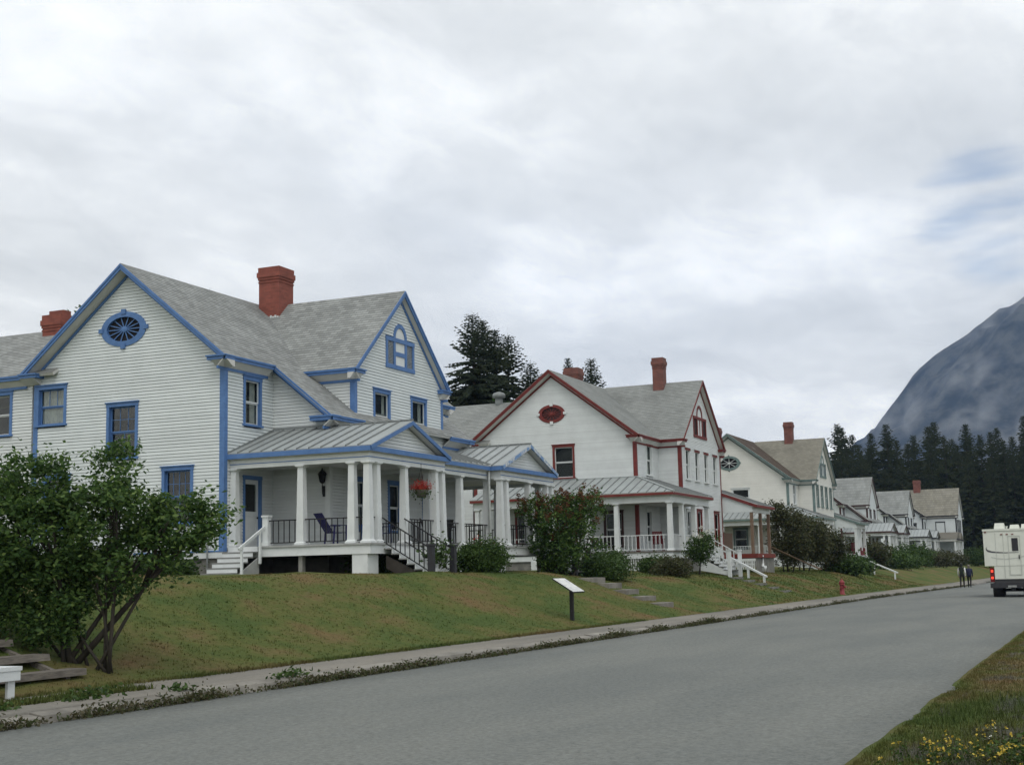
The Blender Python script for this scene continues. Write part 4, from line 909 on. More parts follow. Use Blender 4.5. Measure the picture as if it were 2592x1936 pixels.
# ------------------------------------------------------------------ the houses of the row
B1 = dict(sash=BLUE, up=(3, 2), low=(2, 1), deep=.07)
P1 = dict(D=7.94, xc=8.0, xi=2.86, g=3.43, pr=2.23, ze=8.98, zr=12.47, zr2=12.38, ze2=8.97, cats=True, trim=BLUE, trim2=BLUEF, wall=WHITE, wallj=WHITEJ, mode='each', roof=SHIN,
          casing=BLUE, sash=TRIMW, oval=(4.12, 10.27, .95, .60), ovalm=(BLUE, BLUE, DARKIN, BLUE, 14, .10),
          win_o=[(6.54, 7.87, 7.13, 8.56, dict(B1, curtain=.5, up=(3, 1), low=(1, 1))), (3.46, 4.78, 5.81, 7.74, B1), (1.18, 2.44, 3.52, 5.455, dict(B1, up=(4, 2))), (6.30, 7.50, 3.52, 5.43, B1)],
          win_m=[(1.04, 2.11, 6.80, 8.48, dict(curtain=.38))], door=(1.05, 2.12, 2.76, 5.15),
          win_f=[(5.88, 7.14, 6.55, 8.45, dict(curtain=.2)), (8.76, 10.06, 6.55, 8.45, dict(curtain=.25)), (4.3, 5.35, 3.3, 5.15, dict(curtain=.2)), (6.9, 7.9, 3.3, 5.15, {}), (9.6, 10.6, 3.3, 5.15, {})],
          ctrim=TRIMW, pal=(6.85, 9.07, 9.35, 10.53, BLUE, TRIMW, LATT, 11.10, 'h'), wing=(11.27, 3.15, 9.0), win_w=[(1.05, 2.2, 6.9, 8.5)],
          chim=[(7.32, 8.34, 2.70, 3.62, 11.2, 13.80, BRICK, True), (2.7, 3.6, 9.35, 10.2, 10.6, 11.78, BRICK, False, 1)])
h1 = house('clapboard_house', 'white clapboard house with bright blue trim and a blue oval gable window', (36.85, 26.28, 0), P1)
gabled_porches(h1, P1)
# grey pipe standing against the end wall
m = MB(); m.tube([(-.12, .53, 2.0), (-.12, .53, 3.9)], .03, 7); m.tube([(-.12, .56, 2.75), (-.12, 1.45, 3.35)], .025, 6); m.build('drain_pipe', METALD, h1)

P2 = dict(fine=1, D=9.38, xc=7.97, xi=3.87, g=4.1, pr=1.28, ze=8.84, zr=12.66, zr2=12.60, ze2=8.86, vo=.40, vo2=.30, cats=False, trim=RED, wall=WHITEJ, wallj=WHITEJ, mode='joined', roof=SHIN2,
          casing=RED, sash=TRIMW, oval=(4.70, 10.27, .78, .50), ovalm=(RED, TRIMW, DARKT, RED, 14, .09),
          win_o=[(3.44, 4.70, 6.72, 8.55), (3.4, 4.6, 3.3, 5.0), (5.9, 7.0, 3.3, 5.0), (.8, 1.9, 3.0, 4.9, dict(casing=DARKT))],
          win_m=[(1.60, 2.72, 6.78, 8.55, dict(casing=TRIMW, head=RED, curtain=.48)), (1.3, 2.3, 3.2, 5.0, dict(casing=TRIMW))],
          win_f=[(a, a+1.0, 6.66, 8.46, dict(casing=TRIMW, head=RED, cw=.14)) for a in (4.62, 6.48, 8.36, 10.28)]+[(4.55, 5.4, 3.2, 5.05, dict(casing=TRIMW)), (6.6, 7.6, 3.1, 5.1, dict(casing=RED)), (10.2, 11.3, 3.1, 5.1, dict(casing=RED))],
          pal=(6.56, 9.22, 9.2, 10.43, RED, TRIMW, DARKT, 11.12, 'v'), wing=(11.5, 3.1, 9.0), win_w=[],
          chim=[(7.38, 8.02, .62, 1.26, 11.2, 14.05, BRICK2), (6.5, 7.4, 5.6, 6.45, 11.6, 13.75, BRICK2)])
h2 = house('clapboard_house', 'white clapboard house with dark red trim and a red oval gable window', (68.35, 22.69, 0), P2)
wrap_porch(h2, P2); lean_porch(h2, P2, WOODB, DECKR, WOODB)
m = MB(); m.lathe(3.1, 9.2, [(.22, 11.2), (.22, 11.75), (.20, 11.76), (.20, 11.8), (.38, 11.82), (.38, 11.98), (.30, 12.08), (.10, 12.15)], 14); m.build('roof_vent', METALD, h2, True)

P3 = dict(P2, fine=2, trim=GREEN, wall=CREAM, wallj=CREAM, roof=SHINM, roofg=SHIN3, casing=GREEN, ovalm=(GREEN, GREEN, DARKIN, TRIMW, 8, .07, True), oval=(4.7, 10.25, .92, .58), xe=4.6,
          win_m=[(1.60, 2.72, 6.78, 8.55, dict(casing=TRIMW)), (1.3, 2.3, 3.2, 5.0, dict(casing=TRIMW))], win_o=[(3.1, 4.6, 6.7, 8.2, dict(casing=TRIMW)), (3.4, 4.6, 3.3, 5.0)],
          win_f=[(a, a+1.0, 6.66, 8.46, dict(casing=GREEN, cw=.10)) for a in (4.62, 6.48, 8.36, 10.28)]+[(6.6, 7.6, 3.1, 5.1, {}), (10.2, 11.3, 3.1, 5.1, {})],
          pal=(6.56, 9.22, 9.2, 10.43, GREEN, TRIMW, LATT, 11.12, 'v'), chim=[(7.5, 8.2, 1.05, 1.75, 11.2, 14.1, BRICK2), (.1, 1.1, 5.5, 6.4, 11.6, 13.25, BRICK2)])
h3 = house('clapboard_house', 'cream clapboard house with grey green trim and a mossy brown roof', (108.45, 23.4, 0), P3)
wrap_porch(h3, P3); lean_porch(h3, P3, TRIMW, GREYD, DECKR, False)

F1 = dict(P1, far=True, mode='plain', trim=DARKT, trim2=DARKT, casing=DARKT, roof=SHIN2, ovalm=(DARKT, DARKT, DARKIN, DARKT, 8, .1), pal=None, wall=WHITE, wing=None,
          chim=[(7.25, 8.45, 4.6, 5.7, 11.4, 13.2, BRICK2)])
F1['win_o'] = [(3.46, 4.78, 5.81, 7.74)]; F1['win_f'] = [q[:4] for q in P1['win_f']]; F1['win_m'] = [(1.04, 2.11, 6.80, 8.48)]
h4 = house('clapboard_house', 'distant white house with maroon trim beyond the cream house', (157.3, 28.1, -.15), F1); gabled_porches(h4, F1, False)
F2 = dict(F1, trim=BLKT, trim2=BLKT, casing=BLKT, ovalm=(BLKT, BLKT, DARKIN, BLKT, 8, .1), chim=[(5.0, 6.6, 3.6, 4.8, 11.4, 14.2, BRICK2)])
h5 = house('clapboard_house', 'distant white house with black trim beside the bay fronted house', (189.6, 28.1, -.2), F2); gabled_porches(h5, F2, False)
F6 = dict(P2, far=True, mode='plain', trim=BLKT, casing=BLKT, wall=WHITE, roof=SHIN3, pr=4.3, ze=9.1, zr=12.9, ze2=9.2, zr2=13.4, ovalm=(BLKT, BLKT, DARKIN, BLKT, 8, .1), pal=None, wing=None,
          win_o=[(.9, 2.1, 6.4, 8.1)], win_m=[(1.6, 2.7, 6.4, 8.2)], win_f=[(a, a+1.2, 6.0, 8.5) for a in (4.7, 6.6, 8.5)]+[(a, a+1.2, 2.9, 5.0) for a in (4.7, 6.6, 8.5)],
          chim=[(7.4, 8.4, 1.0, 2.0, 11.2, 14.8, BRICK2)])
h6 = house('clapboard_house', 'last white house of the row with a deep front gable block', (208.1, 25.4, -.2), F6)
_W = WF((3.87, 0, 0), (0, -1, 0), (-1, 0, 0)); window(h6, _W, 1.3, 2.7, 6.0, 8.3, BLKT, TRIMW, curtain=.5)
F6p = dict(F6, xi=3.0, pr=1.0)
for i_, xo in enumerate((-4.0, 1.0)):
    m = MB(); z0 = 5.6; m.prism([(xo, -5.0, z0), (xo+4.6, -5.0, z0), (xo+2.3, -5.0, z0+1.0)], (0, 4.6, 0)); m.build('porch_roof', SHIN3, h6)
    m = MB(); m.box(xo+.1, xo+4.5, -4.95, -.4, z0-.3, z0-.002); m.build('porch_beam', TRIMW if i_ else SOFF, h6)
    m = MB(); m.box(xo, xo+4.6, -5.06, -5.0, z0-.18, z0); m.build('fascia', BLKT, h6)
    m = MB(); m.box(xo+.1, xo+4.5, -4.9, -.2, 2.4, 2.7); m.build('porch_floor', GREYD, h6)
    for q in (.3, 2.3, 4.3): column(h6, xo+q, -4.7, 2.7, z0-.3)

# ------------------------------------------------------------------ things on the porches
# hanging basket, lantern, chairs (house-one coordinates + origin)
X1, Y1 = 36.85, 26.28
t = thing('hanging_basket', 'hanging basket of bright red flowers on the blue trimmed porch', 'flower basket', (40.55, 21.0, 4.3)); t.scale = (.8, .8, 1)
m = MB(); m.lathe(0, 0, [(.08, 0), (.2, .06), (.26, .22), (.27, .24)], 12); m.build('basket', WOODG, t, True)
m = MB(); [m.tube([(.24*math.cos(a), .24*math.sin(a), .22), (0, 0, .95)], .008, 4) for a in (0, 2.1, 4.2)]; m.tube([(0, 0, .93), (0, 0, 1.13)], .01, 4); m.build('hanger', IRON, t)
rnd = random.Random(4); m = MB(); leaf_quads(m, [(rnd.gauss(0, .20), rnd.gauss(0, .20), .25+abs(rnd.gauss(0, .13))) for _ in range(900)], .05, 1, rnd, 1.1); m.build('flowers', REDF, t, kind='stuff')
m = MB(); leaf_quads(m, [(rnd.gauss(0, .2), rnd.gauss(0, .2), .16+rnd.gauss(0, .1)) for _ in range(320)], .06, 1, rnd); m.build('leaves', BUSH, t)
t = thing('porch_lantern', 'black iron lantern on the side wall behind the porch columns', 'lantern', (39.55, 24.22, 4.42)); t.scale = (.72, .72, .8)
m = MB(); m.tube([(.16, 0, .2), (.02, 0, .1), (0, 0, .3), (0, 0, .55)], .025, 6); m.box(.12, .16, -.06, .06, 0, .45); m.build('bracket', IRON, t)
m = MB(); m.lathe(0, 0, [(.06, .55), (.13, .62), (.19, .92)], 6); m.build('glass_body', DARKIN, t)
m = MB(); m.lathe(0, 0, [(.23, .92), (.15, 1.02), (.05, 1.12), (.03, 1.2)], 6); m.build('cap', IRON, t)
CHB = paint('blue_chair_paint', (.035, .10, .28), (.025, .07, .2), 4, .5); CHP = paint('indigo_chair_canvas', (.035, .035, .13), (.025, .025, .09), 5, .8); CHK = paint('dark_wicker', (.022, .02, .02), (.012, .012, .012), 30, .7, .4, 60)
def slat_chair(name, label, loc, rz, mat, lounge=.5, group=None):
    t = thing(name, label, 'chair', loc, rz, group)
    for i in range(5): m = MB(); m.hexa([(-.25+.1*i+.008, .0, .36), (-.25+.1*i+.092, .0, .36), (-.25+.1*i+.092, .02, .38), (-.25+.1*i+.008, .02, .38), (-.25+.1*i+.008, .30*lounge*2, 1.0), (-.25+.1*i+.092, .30*lounge*2, 1.0), (-.25+.1*i+.092, .30*lounge*2+.02, 1.0), (-.25+.1*i+.008, .30*lounge*2+.02, 1.0)]); m.build('back_slat', mat, t)
    for i in range(5): m = MB(); m.box(-.25, .25, -.5+.1*i+.008, -.5+.1*i+.092, .37-.0*i, .39); m.build('seat_slat', mat, t)
    for sx in (-.26, .24):
        m = MB(); m.box(sx, sx+.03, -.5, -.45, 0, .60); m.build('leg', mat, t); m = MB(); m.hexa([(sx, .0, 0), (sx+.03, .0, 0), (sx+.03, .05, 0), (sx, .05, 0), (sx, -.06, .60), (sx+.03, -.06, .60), (sx+.03, 0, .60), (sx, 0, .60)]); m.build('leg', mat, t)
        m = MB(); m.box(sx-.03, sx+.05, -.56, .12, .60, .625); m.build('armrest', mat, t)
    return t
slat_chair('porch_chair', 'indigo deck chair behind the iron railing of the blue porch', (38.0, 23.0, 2.76), R(65), CHP, .75)
slat_chair('porch_chair', 'blue slatted porch chair leaning back beside the indigo deck chair', (38.7, 22.2, 2.76), R(40), CHB, .6)
slat_chair('porch_chair', 'indigo porch chair behind the stair railing under the red flowers', (40.3, 22.6, 2.76), R(-20), CHP, .5)
for i_, (x_, y_) in enumerate(((44.0, 22.6), (45.9, 22.8))):
    slat_chair('wicker_chair', 'dark wicker chair on the link between the two porches', (x_, y_, 2.76), R(20+140*i_), CHK, .35, 'dark chairs on the porch link')
t = thing('patio_table', 'round dark patio table between the wicker chairs', 'table', (45.0, 22.5, 2.76)); m = MB(); m.lathe(0, 0, [(.5, .68), (.52, .70), (.5, .72)], 16); m.build('table_top', CHK, t)
for k in range(3): m = MB(); a = 2.1*k; m.tube([(.3*math.cos(a), .3*math.sin(a), 0), (.1*math.cos(a), .1*math.sin(a), .68)], .02, 5); m.build('leg', IRON, t)
CHR = paint('red_chair_paint', (.16, .02, .025), (.12, .015, .02), 4, .5)
slat_chair('porch_chair', 'small red chair behind the white porch balusters', (66.9, 21.2, 2.70), R(100), CHR, .35)
t = thing('porch_bench', 'low dark bench behind the white porch balusters', 'bench', (66.8, 24.2, 2.70)); m = MB(); m.box(-.2, .2, -.7, .7, .38, .44); m.build('seat', CHK, t); m = MB(); m.box(.15, .19, -.7, .7, .46, .75); m.build('backrest', CHK, t)
for sy in (-.6, .6):
    for sx in (-.15, .15): m = MB(); m.box(sx-.03, sx+.03, sy-.03, sy+.03, 0, .38); m.build('leg', CHK, t)
t = thing('porch_sofa', 'red covered sofa on the porch of the cream house', 'sofa', (123.0, 20.6, 2.62)); m = MB(); m.box(-1.0, 1.0, -.4, .4, .1, .5); m.build('seat', CHR, t, False); m = MB(); m.box(-1.0, 1.0, .25, .45, .5, 1.2); m.build('backrest', CHR, t)
for sx in (-1.0, .82): m = MB(); m.box(sx, sx+.18, -.4, .24, .5, .75); m.build('armrest', CHR, t)

# ------------------------------------------------------------------ white rails and steps on the bank
def bank_rail(label, a, b, posts, gap=.22, dbl=True):
    t = thing('bank_handrail', label, 'handrail', (0, 0, 0)); a, b = V(a), V(b)
    for k in ((-.5, .5) if dbl else (0,)):
        m = MB(); o = V((gap*k, 0, 0)); m.beam(a+o, b+o, .075, .085); m.build('rail', TRIMW, t)
    for u in posts:
        p = a.lerp(b, u)
        for k in (-.5, .5):
            m = MB(); x_, y_ = p.x+gap*k, p.y; m.box(x_-.035, x_+.035, y_-.035, y_+.035, lawn(x_, y_)-.15, p.z-.055); m.build('leg', TRIMW, t)
bank_rail('long white double handrail running down the bank from the red trimmed porch', (72.6, 19.0, 2.35), (72.0, 16.9, 1.28), (.1, .5, .93))
bank_rail('short white double handrail on the bank before the cream house', (112.4, 18.0, 2.12), (111.4, 15.75, 1.18), (.15, .9), .3)
t = thing('bank_steps', 'worn concrete steps climbing the grass bank behind the signboard', 'steps', (0, 0, 0))
for i in range(5):
    y_ = 14.95+.70*i; z_ = lawn(48, y_+.38)+.05; x_ = 47.3+.12*i; rr = random.uniform(-.03, .03)
    m = MB(); m.hexa([(x_, y_+rr, z_-.5), (x_+1.5, y_, z_-.5), (x_+1.5, y_+.5, z_-.5), (x_, y_+.5, z_-.5), (x_, y_+rr, z_), (x_+1.5, y_, z_+.01), (x_+1.5, y_+.5, z_+.015), (x_, y_+.5, z_+.01)]); m.build('step', KERBM, t)
t = thing('bank_steps', 'overgrown dark steps in the bank below the long white handrail', 'steps', (0, 0, 0))
for i in range(5):
    y_ = 15.4+.62*i; z_ = lawn(70, y_+.3)+.03
    m = MB(); m.box(69.4, 70.9, y_, y_+.42, z_-.4, z_); m.build('step', CONCD, t)
t = thing('timber_steps', 'weathered timber steps beside the lilac shrub', 'steps', (0, 0, 0))
for i in range(5):
    y_ = 14.42+.62*i; z_ = .40+.22*i; x_ = 12.4+.1*i
    m = MB(); m.hexa([(x_, y_, z_-.09), (16.75-.12*i, y_+random.uniform(-.03, .03), z_-.09), (16.75-.12*i, y_+.34, z_-.09), (x_, y_+.34, z_-.09), (x_, y_, z_), (16.75-.12*i, y_, z_+.01), (16.75-.12*i, y_+.34, z_+.01), (x_, y_+.34, z_)]); o = m.build('tread', WOODG, t)
for sx in (12.9, 14.7, 16.4):
    m = MB(); m.prism([(sx, 14.5, .02), (sx, 17.2, .9), (sx, 17.2, 1.19), (sx, 14.5, .31)], (.09, 0, 0)); m.build('stringer', WOODG, t)
t = thing('garden_bench', 'white wooden bench end beside the pavement and timber steps', 'bench', (14.66, 13.72, .13), 0)
m = MB(); m.box(-1.9, 0, 0, .48, .40, .455); m.build('seat', TRIMW, t); m = MB(); m.box(-1.88, -.02, .012, .05, .27, .398); m.box(-.05, -.015, .05, .46, .27, .398); m.build('apron', TRIMW, t)
for sx in (-.2, -1.75):
    for sy in (.06, .36): m = MB(); m.box(sx, sx+.13, sy, sy+.045, -.03, .27); m.build('leg', TRIMW, t)

# ------------------------------------------------------------------ sign, hydrant, swan
t = thing('information_sign', 'slanted white information panel on a single black post', 'sign', (37.73, 14.65, lawn(37.73, 14.65)))
m = MB(); m.box(-.05, .05, -.05, .05, -.2, .92); m.build('post', IRON, t)
tilt = R(32); ax = V((0, math.cos(tilt), math.sin(tilt))); nn = V((0, -math.sin(tilt), math.cos(tilt))); c = V((0, .08, 1.02))
SIGN, t_, b_ = newmat('sign_print')
def sign_nodes(t, b):
    n = t.nodes.new; l = t.links.new; tcn = n('ShaderNodeTexCoord'); mp = n('ShaderNodeMapping'); mp.inputs['Scale'].default_value = (3, 9, 9); l(tcn.outputs['Object'], mp.inputs[0])
    vo_ = n('ShaderNodeTexVoronoi'); vo_.distance = 'CHEBYCHEV'; vo_.inputs['Scale'].default_value = 1.1; l(mp.outputs[0], vo_.inputs[0])
    cr = n('ShaderNodeValToRGB'); l(vo_.outputs['Color'], cr.inputs[0]); cr.color_ramp.elements[0].color = (.45, .46, .46, 1); cr.color_ramp.elements[1].color = (.72, .72, .68, 1)
    l(cr.outputs[0], b.inputs['Base Color']); b.inputs['Roughness'].default_value = .25
sign_nodes(t_, b_)
def slab(mb, hw, hh, th, o): mb.hexa([c+V((sx*hw, 0, 0))+ax*(sy*hh)+nn*zz for zz in (o, o+th) for sx, sy in ((-1, -1), (1, -1), (1, 1), (-1, 1))])
m = MB(); slab(m, .47, .38, .03, -.03); m.build('frame', IRON, t); m = MB(); slab(m, .455, .365, .006, .002); m.build('panel', SIGN, t)
HYR = paint('faded_hydrant_red', (.28, .045, .05), (.2, .035, .04), 5, .5)
t = thing('fire_hydrant', 'faded red fire hydrant on the grass by the pavement', 'fire hydrant', (78.0, 14.1, lawn(78, 14.1)-.02))
m = MB(); m.lathe(0, 0, [(.19, 0), (.19, .05), (.13, .06), (.12, .55), (.16, .57), (.16, .62)], 14); m.build('barrel', HYR, t, True)
m = MB(); m.lathe(0, 0, [(.16, .62), (.15, .72), (.10, .80), (.04, .83), (.04, .9)], 14); m.build('bonnet', HYR, t, True)
for d_ in ((-1, 0), (1, 0), (0, -1)): m = MB(); m.tube([(d_[0]*.1, d_[1]*.1, .45), (d_[0]*.22, d_[1]*.22, .45)], [.065, .075], 8); m.build('nozzle_cap', HYR, t)
t = thing('swan_ornament', 'white swan ornament standing on the lawn', 'swan', (82.1, 19.5, lawn(82.1, 19.5)), R(200))
m = MB(); pts = [(-.45, 0, .22), (-.3, 0, .25), (0, 0, .24), (.22, 0, .26), (.32, 0, .40), (.27, 0, .62), (.26, 0, .82), (.31, 0, .97), (.40, 0, 1.0), (.47, 0, .96)]
m.tube(pts, [.03, .16, .24, .17, .085, .06, .055, .06, .06, .03], 10); m.build('body', TRIMW, t, True)
m = MB(); m.tube([(.46, 0, .96), (.54, 0, .92)], [.03, .012], 6); m.build('beak', IRON, t)
for s_ in (-1, 1): m = MB(); m.ellip((-.08, s_*.2, .3), (.32, .06, .15), 8, 6); m.build('wing', TRIMW, t, True)
m = MB(); m.ellip((0, 0, .06), (.16, .12, .09), 8, 5); m.build('foot', TRIMW, t)
# leaning boards, picket fence, white stand
t = thing('leaning_boards', 'old brown boards leaning beside the porch with brown posts', 'boards', (0, 0, 0))
for i in range(3): m = MB(); m.beam((88.2+.25*i, 20.6, 3.25-.1*i), (89.9+.3*i, 17.6, 1.6), .22, .04); m.build('board', WOODB, t)
t = thing('picket_fence', 'short white picket fence in front of the cream house', 'fence', (0, 0, 0))
for i in range(14): m = MB(); x_ = 104.6+.0*i; y_ = 18.6+.17*i; m.box(x_, x_+.03, y_, y_+.09, 1.5, 2.15); m.add([(x_, y_, 2.15), (x_+.03, y_, 2.15), (x_+.03, y_+.09, 2.15), (x_, y_+.09, 2.15), (x_+.015, y_+.045, 2.24)], [(0, 1, 4), (1, 2, 4), (2, 3, 4), (3, 0, 4)]); m.build('picket', TRIMW, t)
m = MB(); m.box(104.632, 104.66, 18.55, 21.0, 1.68, 1.75); m.box(104.632, 104.66, 18.55, 21.0, 1.98, 2.05); m.build('rail', TRIMW, t)
t = thing('plant_stand', 'white wooden stand against the end wall behind the lilac', 'plant stand', (36.2, 33.9, 1.85))
m = MB(); m.box(-.3, .3, -.35, .35, .75, .82); m.build('shelf', TRIMW, t)
for sx, sy in ((-.25, -.3), (.25, -.3), (-.25, .3), (.25, .3)): m = MB(); m.box(sx-.05, sx+.05, sy-.05, sy+.05, -.1, .75); m.build('leg', TRIMW, t)
m = MB(); m.frus(0, 0, .82, 1.1, .12, .16); m.build('pot', BLUE, t)

# ------------------------------------------------------------------ pickup with slide-in camper
CAMP = paint('camper_shell', (.66, .68, .62), (.60, .62, .56), 2, .4, spec=.4)
CAMPT = paint('camper_seams', (.50, .52, .48), (.44, .46, .42), 2, .5); STRIPE = paint('camper_stripe', (.09, .09, .10), (.06, .06, .07), 3, .4)
RUB = paint('tyre_rubber', (.022, .022, .023), (.014, .014, .015), 9, .85); CHRM = paint('dull_chrome', (.35, .36, .36), (.25, .26, .26), 5, .35, metal=.6); TRUCK = paint('truck_paint', (.05, .05, .055), (.04, .04, .045), 3, .3, spec=.5)
TLR, t_, b_ = newmat('lit_tail_lamp'); b_.inputs['Base Color'].default_value = (.5, .02, .01, 1); b_.inputs['Emission Color'].default_value = (1, .07, .03, 1); b_.inputs['Emission Strength'].default_value = 1.1
TLD = paint('dark_tail_lamp', (.16, .008, .008), (.12, .006, .006), 3, .25)
XR, YL, YR = 72.3, 5.98, 3.52; YC = (YL+YR)/2
t = thing('camper_pickup', 'pickup truck with a white slide in camper seen from behind', 'camper', (XR, YC, 0))
hw = (YL-YR)/2
m = MB(); m.prism([(0, -hw, 1.58), (0, hw, 1.58), (0, hw, 3.38), (0, -hw, 3.38)], (4.1, 0, 0)); m.box(4.1, 5.4, -hw, hw, 2.25, 3.36); m.box(.02, 4.0, -hw+.44, hw-.44, .93, 1.579); m.build('camper_body', CAMP, t)
m = MB(); m.box(-.035, 5.42, -hw-.02, hw+.02, 3.30, 3.40); m.build('roof_edge', CAMP, t)
for y_, w_, l_, z_ in ((.46, .26, .5, .30), (-.25, .24, .45, .20), (-.75, .2, .4, .22)):
    m = MB(); m.frus(.7, y_, 3.40, 3.40+z_, l_*.6, l_*.45, w_, w_*.8); m.build('roof_vent', CAMP, t)
m = MB(); m.lathe(.5, .12, [(.04, 3.4), (.04, 3.5), (.07, 3.5), (.07, 3.53)], 8); m.build('vent_pipe', CAMP, t)
for y_ in (.36, .10, -.16): m = MB(); m.box(-.03, -.002, y_-.05, y_+.05, 3.10, 3.14); m.build('marker_lamp', TLD, t)
m = MB(); m.box(-.03, -.003, hw-.16, hw-.06, 3.22, 3.27); m.build('marker_lamp', TLD, t)
dy0, dy1 = -.49, .08
m = MB()
for (a, b, c0, c1) in ((dy0, dy0+.03, 1.13, 3.05), (dy1-.03, dy1, 1.13, 3.05), (dy0+.03, dy1-.03, 3.02, 3.05), (dy0+.03, dy1-.03, 1.13, 1.16)): m.box(-.02, -.002, a, b, c0, c1)
d_ = m.build('door', CAMPT, t); m = MB(); m.box(-.028, -.003, -.39, -.10, 2.30, 2.93); m.build('window', BLKT, d_); m = MB(); m.box(-.05, -.004, dy0+.06, dy0+.1, 1.9, 2.1); m.build('handle', BLKT, d_)
for y_ in (.66, .30): m = MB(); m.box(-.012, -.002, y_-.012, y_+.012, .98 if y_ < .6 else 1.6, 3.2); m.build('panel_seam', CAMPT, t)
m = MB(); pts = [(1.08, 2.52), (1.13, 2.42), (1.05, 2.33), (.85, 2.27), (.55, 2.24), (.25, 2.22), (-.4, 2.22)]
wd = [.005, .05, .05, .04, .03, .022, .01]
for i in range(len(pts)-1):
    a, b = pts[i], pts[i+1]; m.hexa([(-.008, a[0], a[1]-wd[i]), (-.008, b[0], b[1]-wd[i+1]), (-.002, b[0], b[1]-wd[i+1]), (-.002, a[0], a[1]-wd[i]), (-.008, a[0], a[1]+wd[i]), (-.008, b[0], b[1]+wd[i+1]), (-.002, b[0], b[1]+wd[i+1]), (-.002, a[0], a[1]+wd[i])])
m.build('stripe', STRIPE, t)
m = MB(); pts = [(.9, 2.02), (.6, 1.94), (.2, 1.91), (-.3, 1.95), (-.7, 2.05)]
for i in range(len(pts)-1):
    a, b = pts[i], pts[i+1]; m.hexa([(-.008, a[0], a[1]-.025), (-.008, b[0], b[1]-.025), (-.002, b[0], b[1]-.025), (-.002, a[0], a[1]-.025), (-.008, a[0], a[1]+.025), (-.008, b[0], b[1]+.025), (-.002, b[0], b[1]+.025), (-.002, a[0], a[1]+.025)])
m.build('stripe', CAMPT, t)
m = MB()    # truck bed sides, cab and bonnet
for s_ in (-1, 1): m.box(.1, 2.5, min(s_*.80, s_*1.02), max(s_*.80, s_*1.02), .78, 1.45)
m.box(.12, 2.5, -.79, .79, .70, .92); m.box(2.5, 4.4, -1.0, 1.0, .6, 1.35); m.hexa([(2.5, -.98, 1.35), (4.5, -.98, 1.35), (4.5, .98, 1.35), (2.5, .98, 1.35), (2.6, -.85, 2.05), (3.8, -.85, 2.05), (3.8, .85, 2.05), (2.6, .85, 2.05)]); m.box(4.4, 5.9, -.98, .98, .6, 1.25); m.build('truck_body', TRUCK, t)
for s_ in (-1, 1):
    o = MB(); o.box(.04, .12, min(s_*.82, s_*1.01), max(s_*.82, s_*1.01), .80, 1.50); lo = o.build('tail_lamp', TLD, t)
    for zz in (1.0, 1.33): o = MB(); o.box(.025, .04, min(s_*.86, s_*.97), max(s_*.86, s_*.97), zz-.06, zz+.06); o.build('lit_lens', TLR, lo)
m = MB(); m.box(-.12, .05, -1.02, 1.02, .50, .74); m.build('bumper', BLKT, t); m = MB(); m.box(-.135, -.121, -.2, .2, .52, .62); m.build('number_plate', CHRM, t)
for s_ in (-1, 1):
    for x_ in (1.1, 4.9):
        o = MB(); w0, w1 = sorted((s_*.45 if x_ < 2 else s_*.68, s_*.98)); prof = [(.24, w0), (.34, w0), (.38, w0+.03), (.38, w1-.03), (.34, w1), (.24, w1)]
        n_ = 18; b0 = len(o.v)
        for r_, y_ in prof:
            for k in range(n_): a = 6.2832*k/n_; o.v.append((x_+r_*math.cos(a), y_, .38+r_*math.sin(a)))
        for i in range(5):
            for k in range(n_): o.f.append((b0+i*n_+k, b0+i*n_+(k+1) % n_, b0+(i+1)*n_+(k+1) % n_, b0+(i+1)*n_+k)); o.uv.append(None); o.mi.append(0)
        wh = o.build('wheel', RUB, t, True); o = MB(); o.tube([(x_, w0+.04, .38), (x_, w1-.03, .38)], .245, 14); o.build('rim', CHRM, wh)
m = MB(); m.tube([(.2, 0, .45), (1.1, 0, .4), (4.9, 0, .4)], .1, 8); m.tube([(1.1, -.8, .38), (1.1, .8, .38)], .08, 8); m.build('axle', BLKT, t)

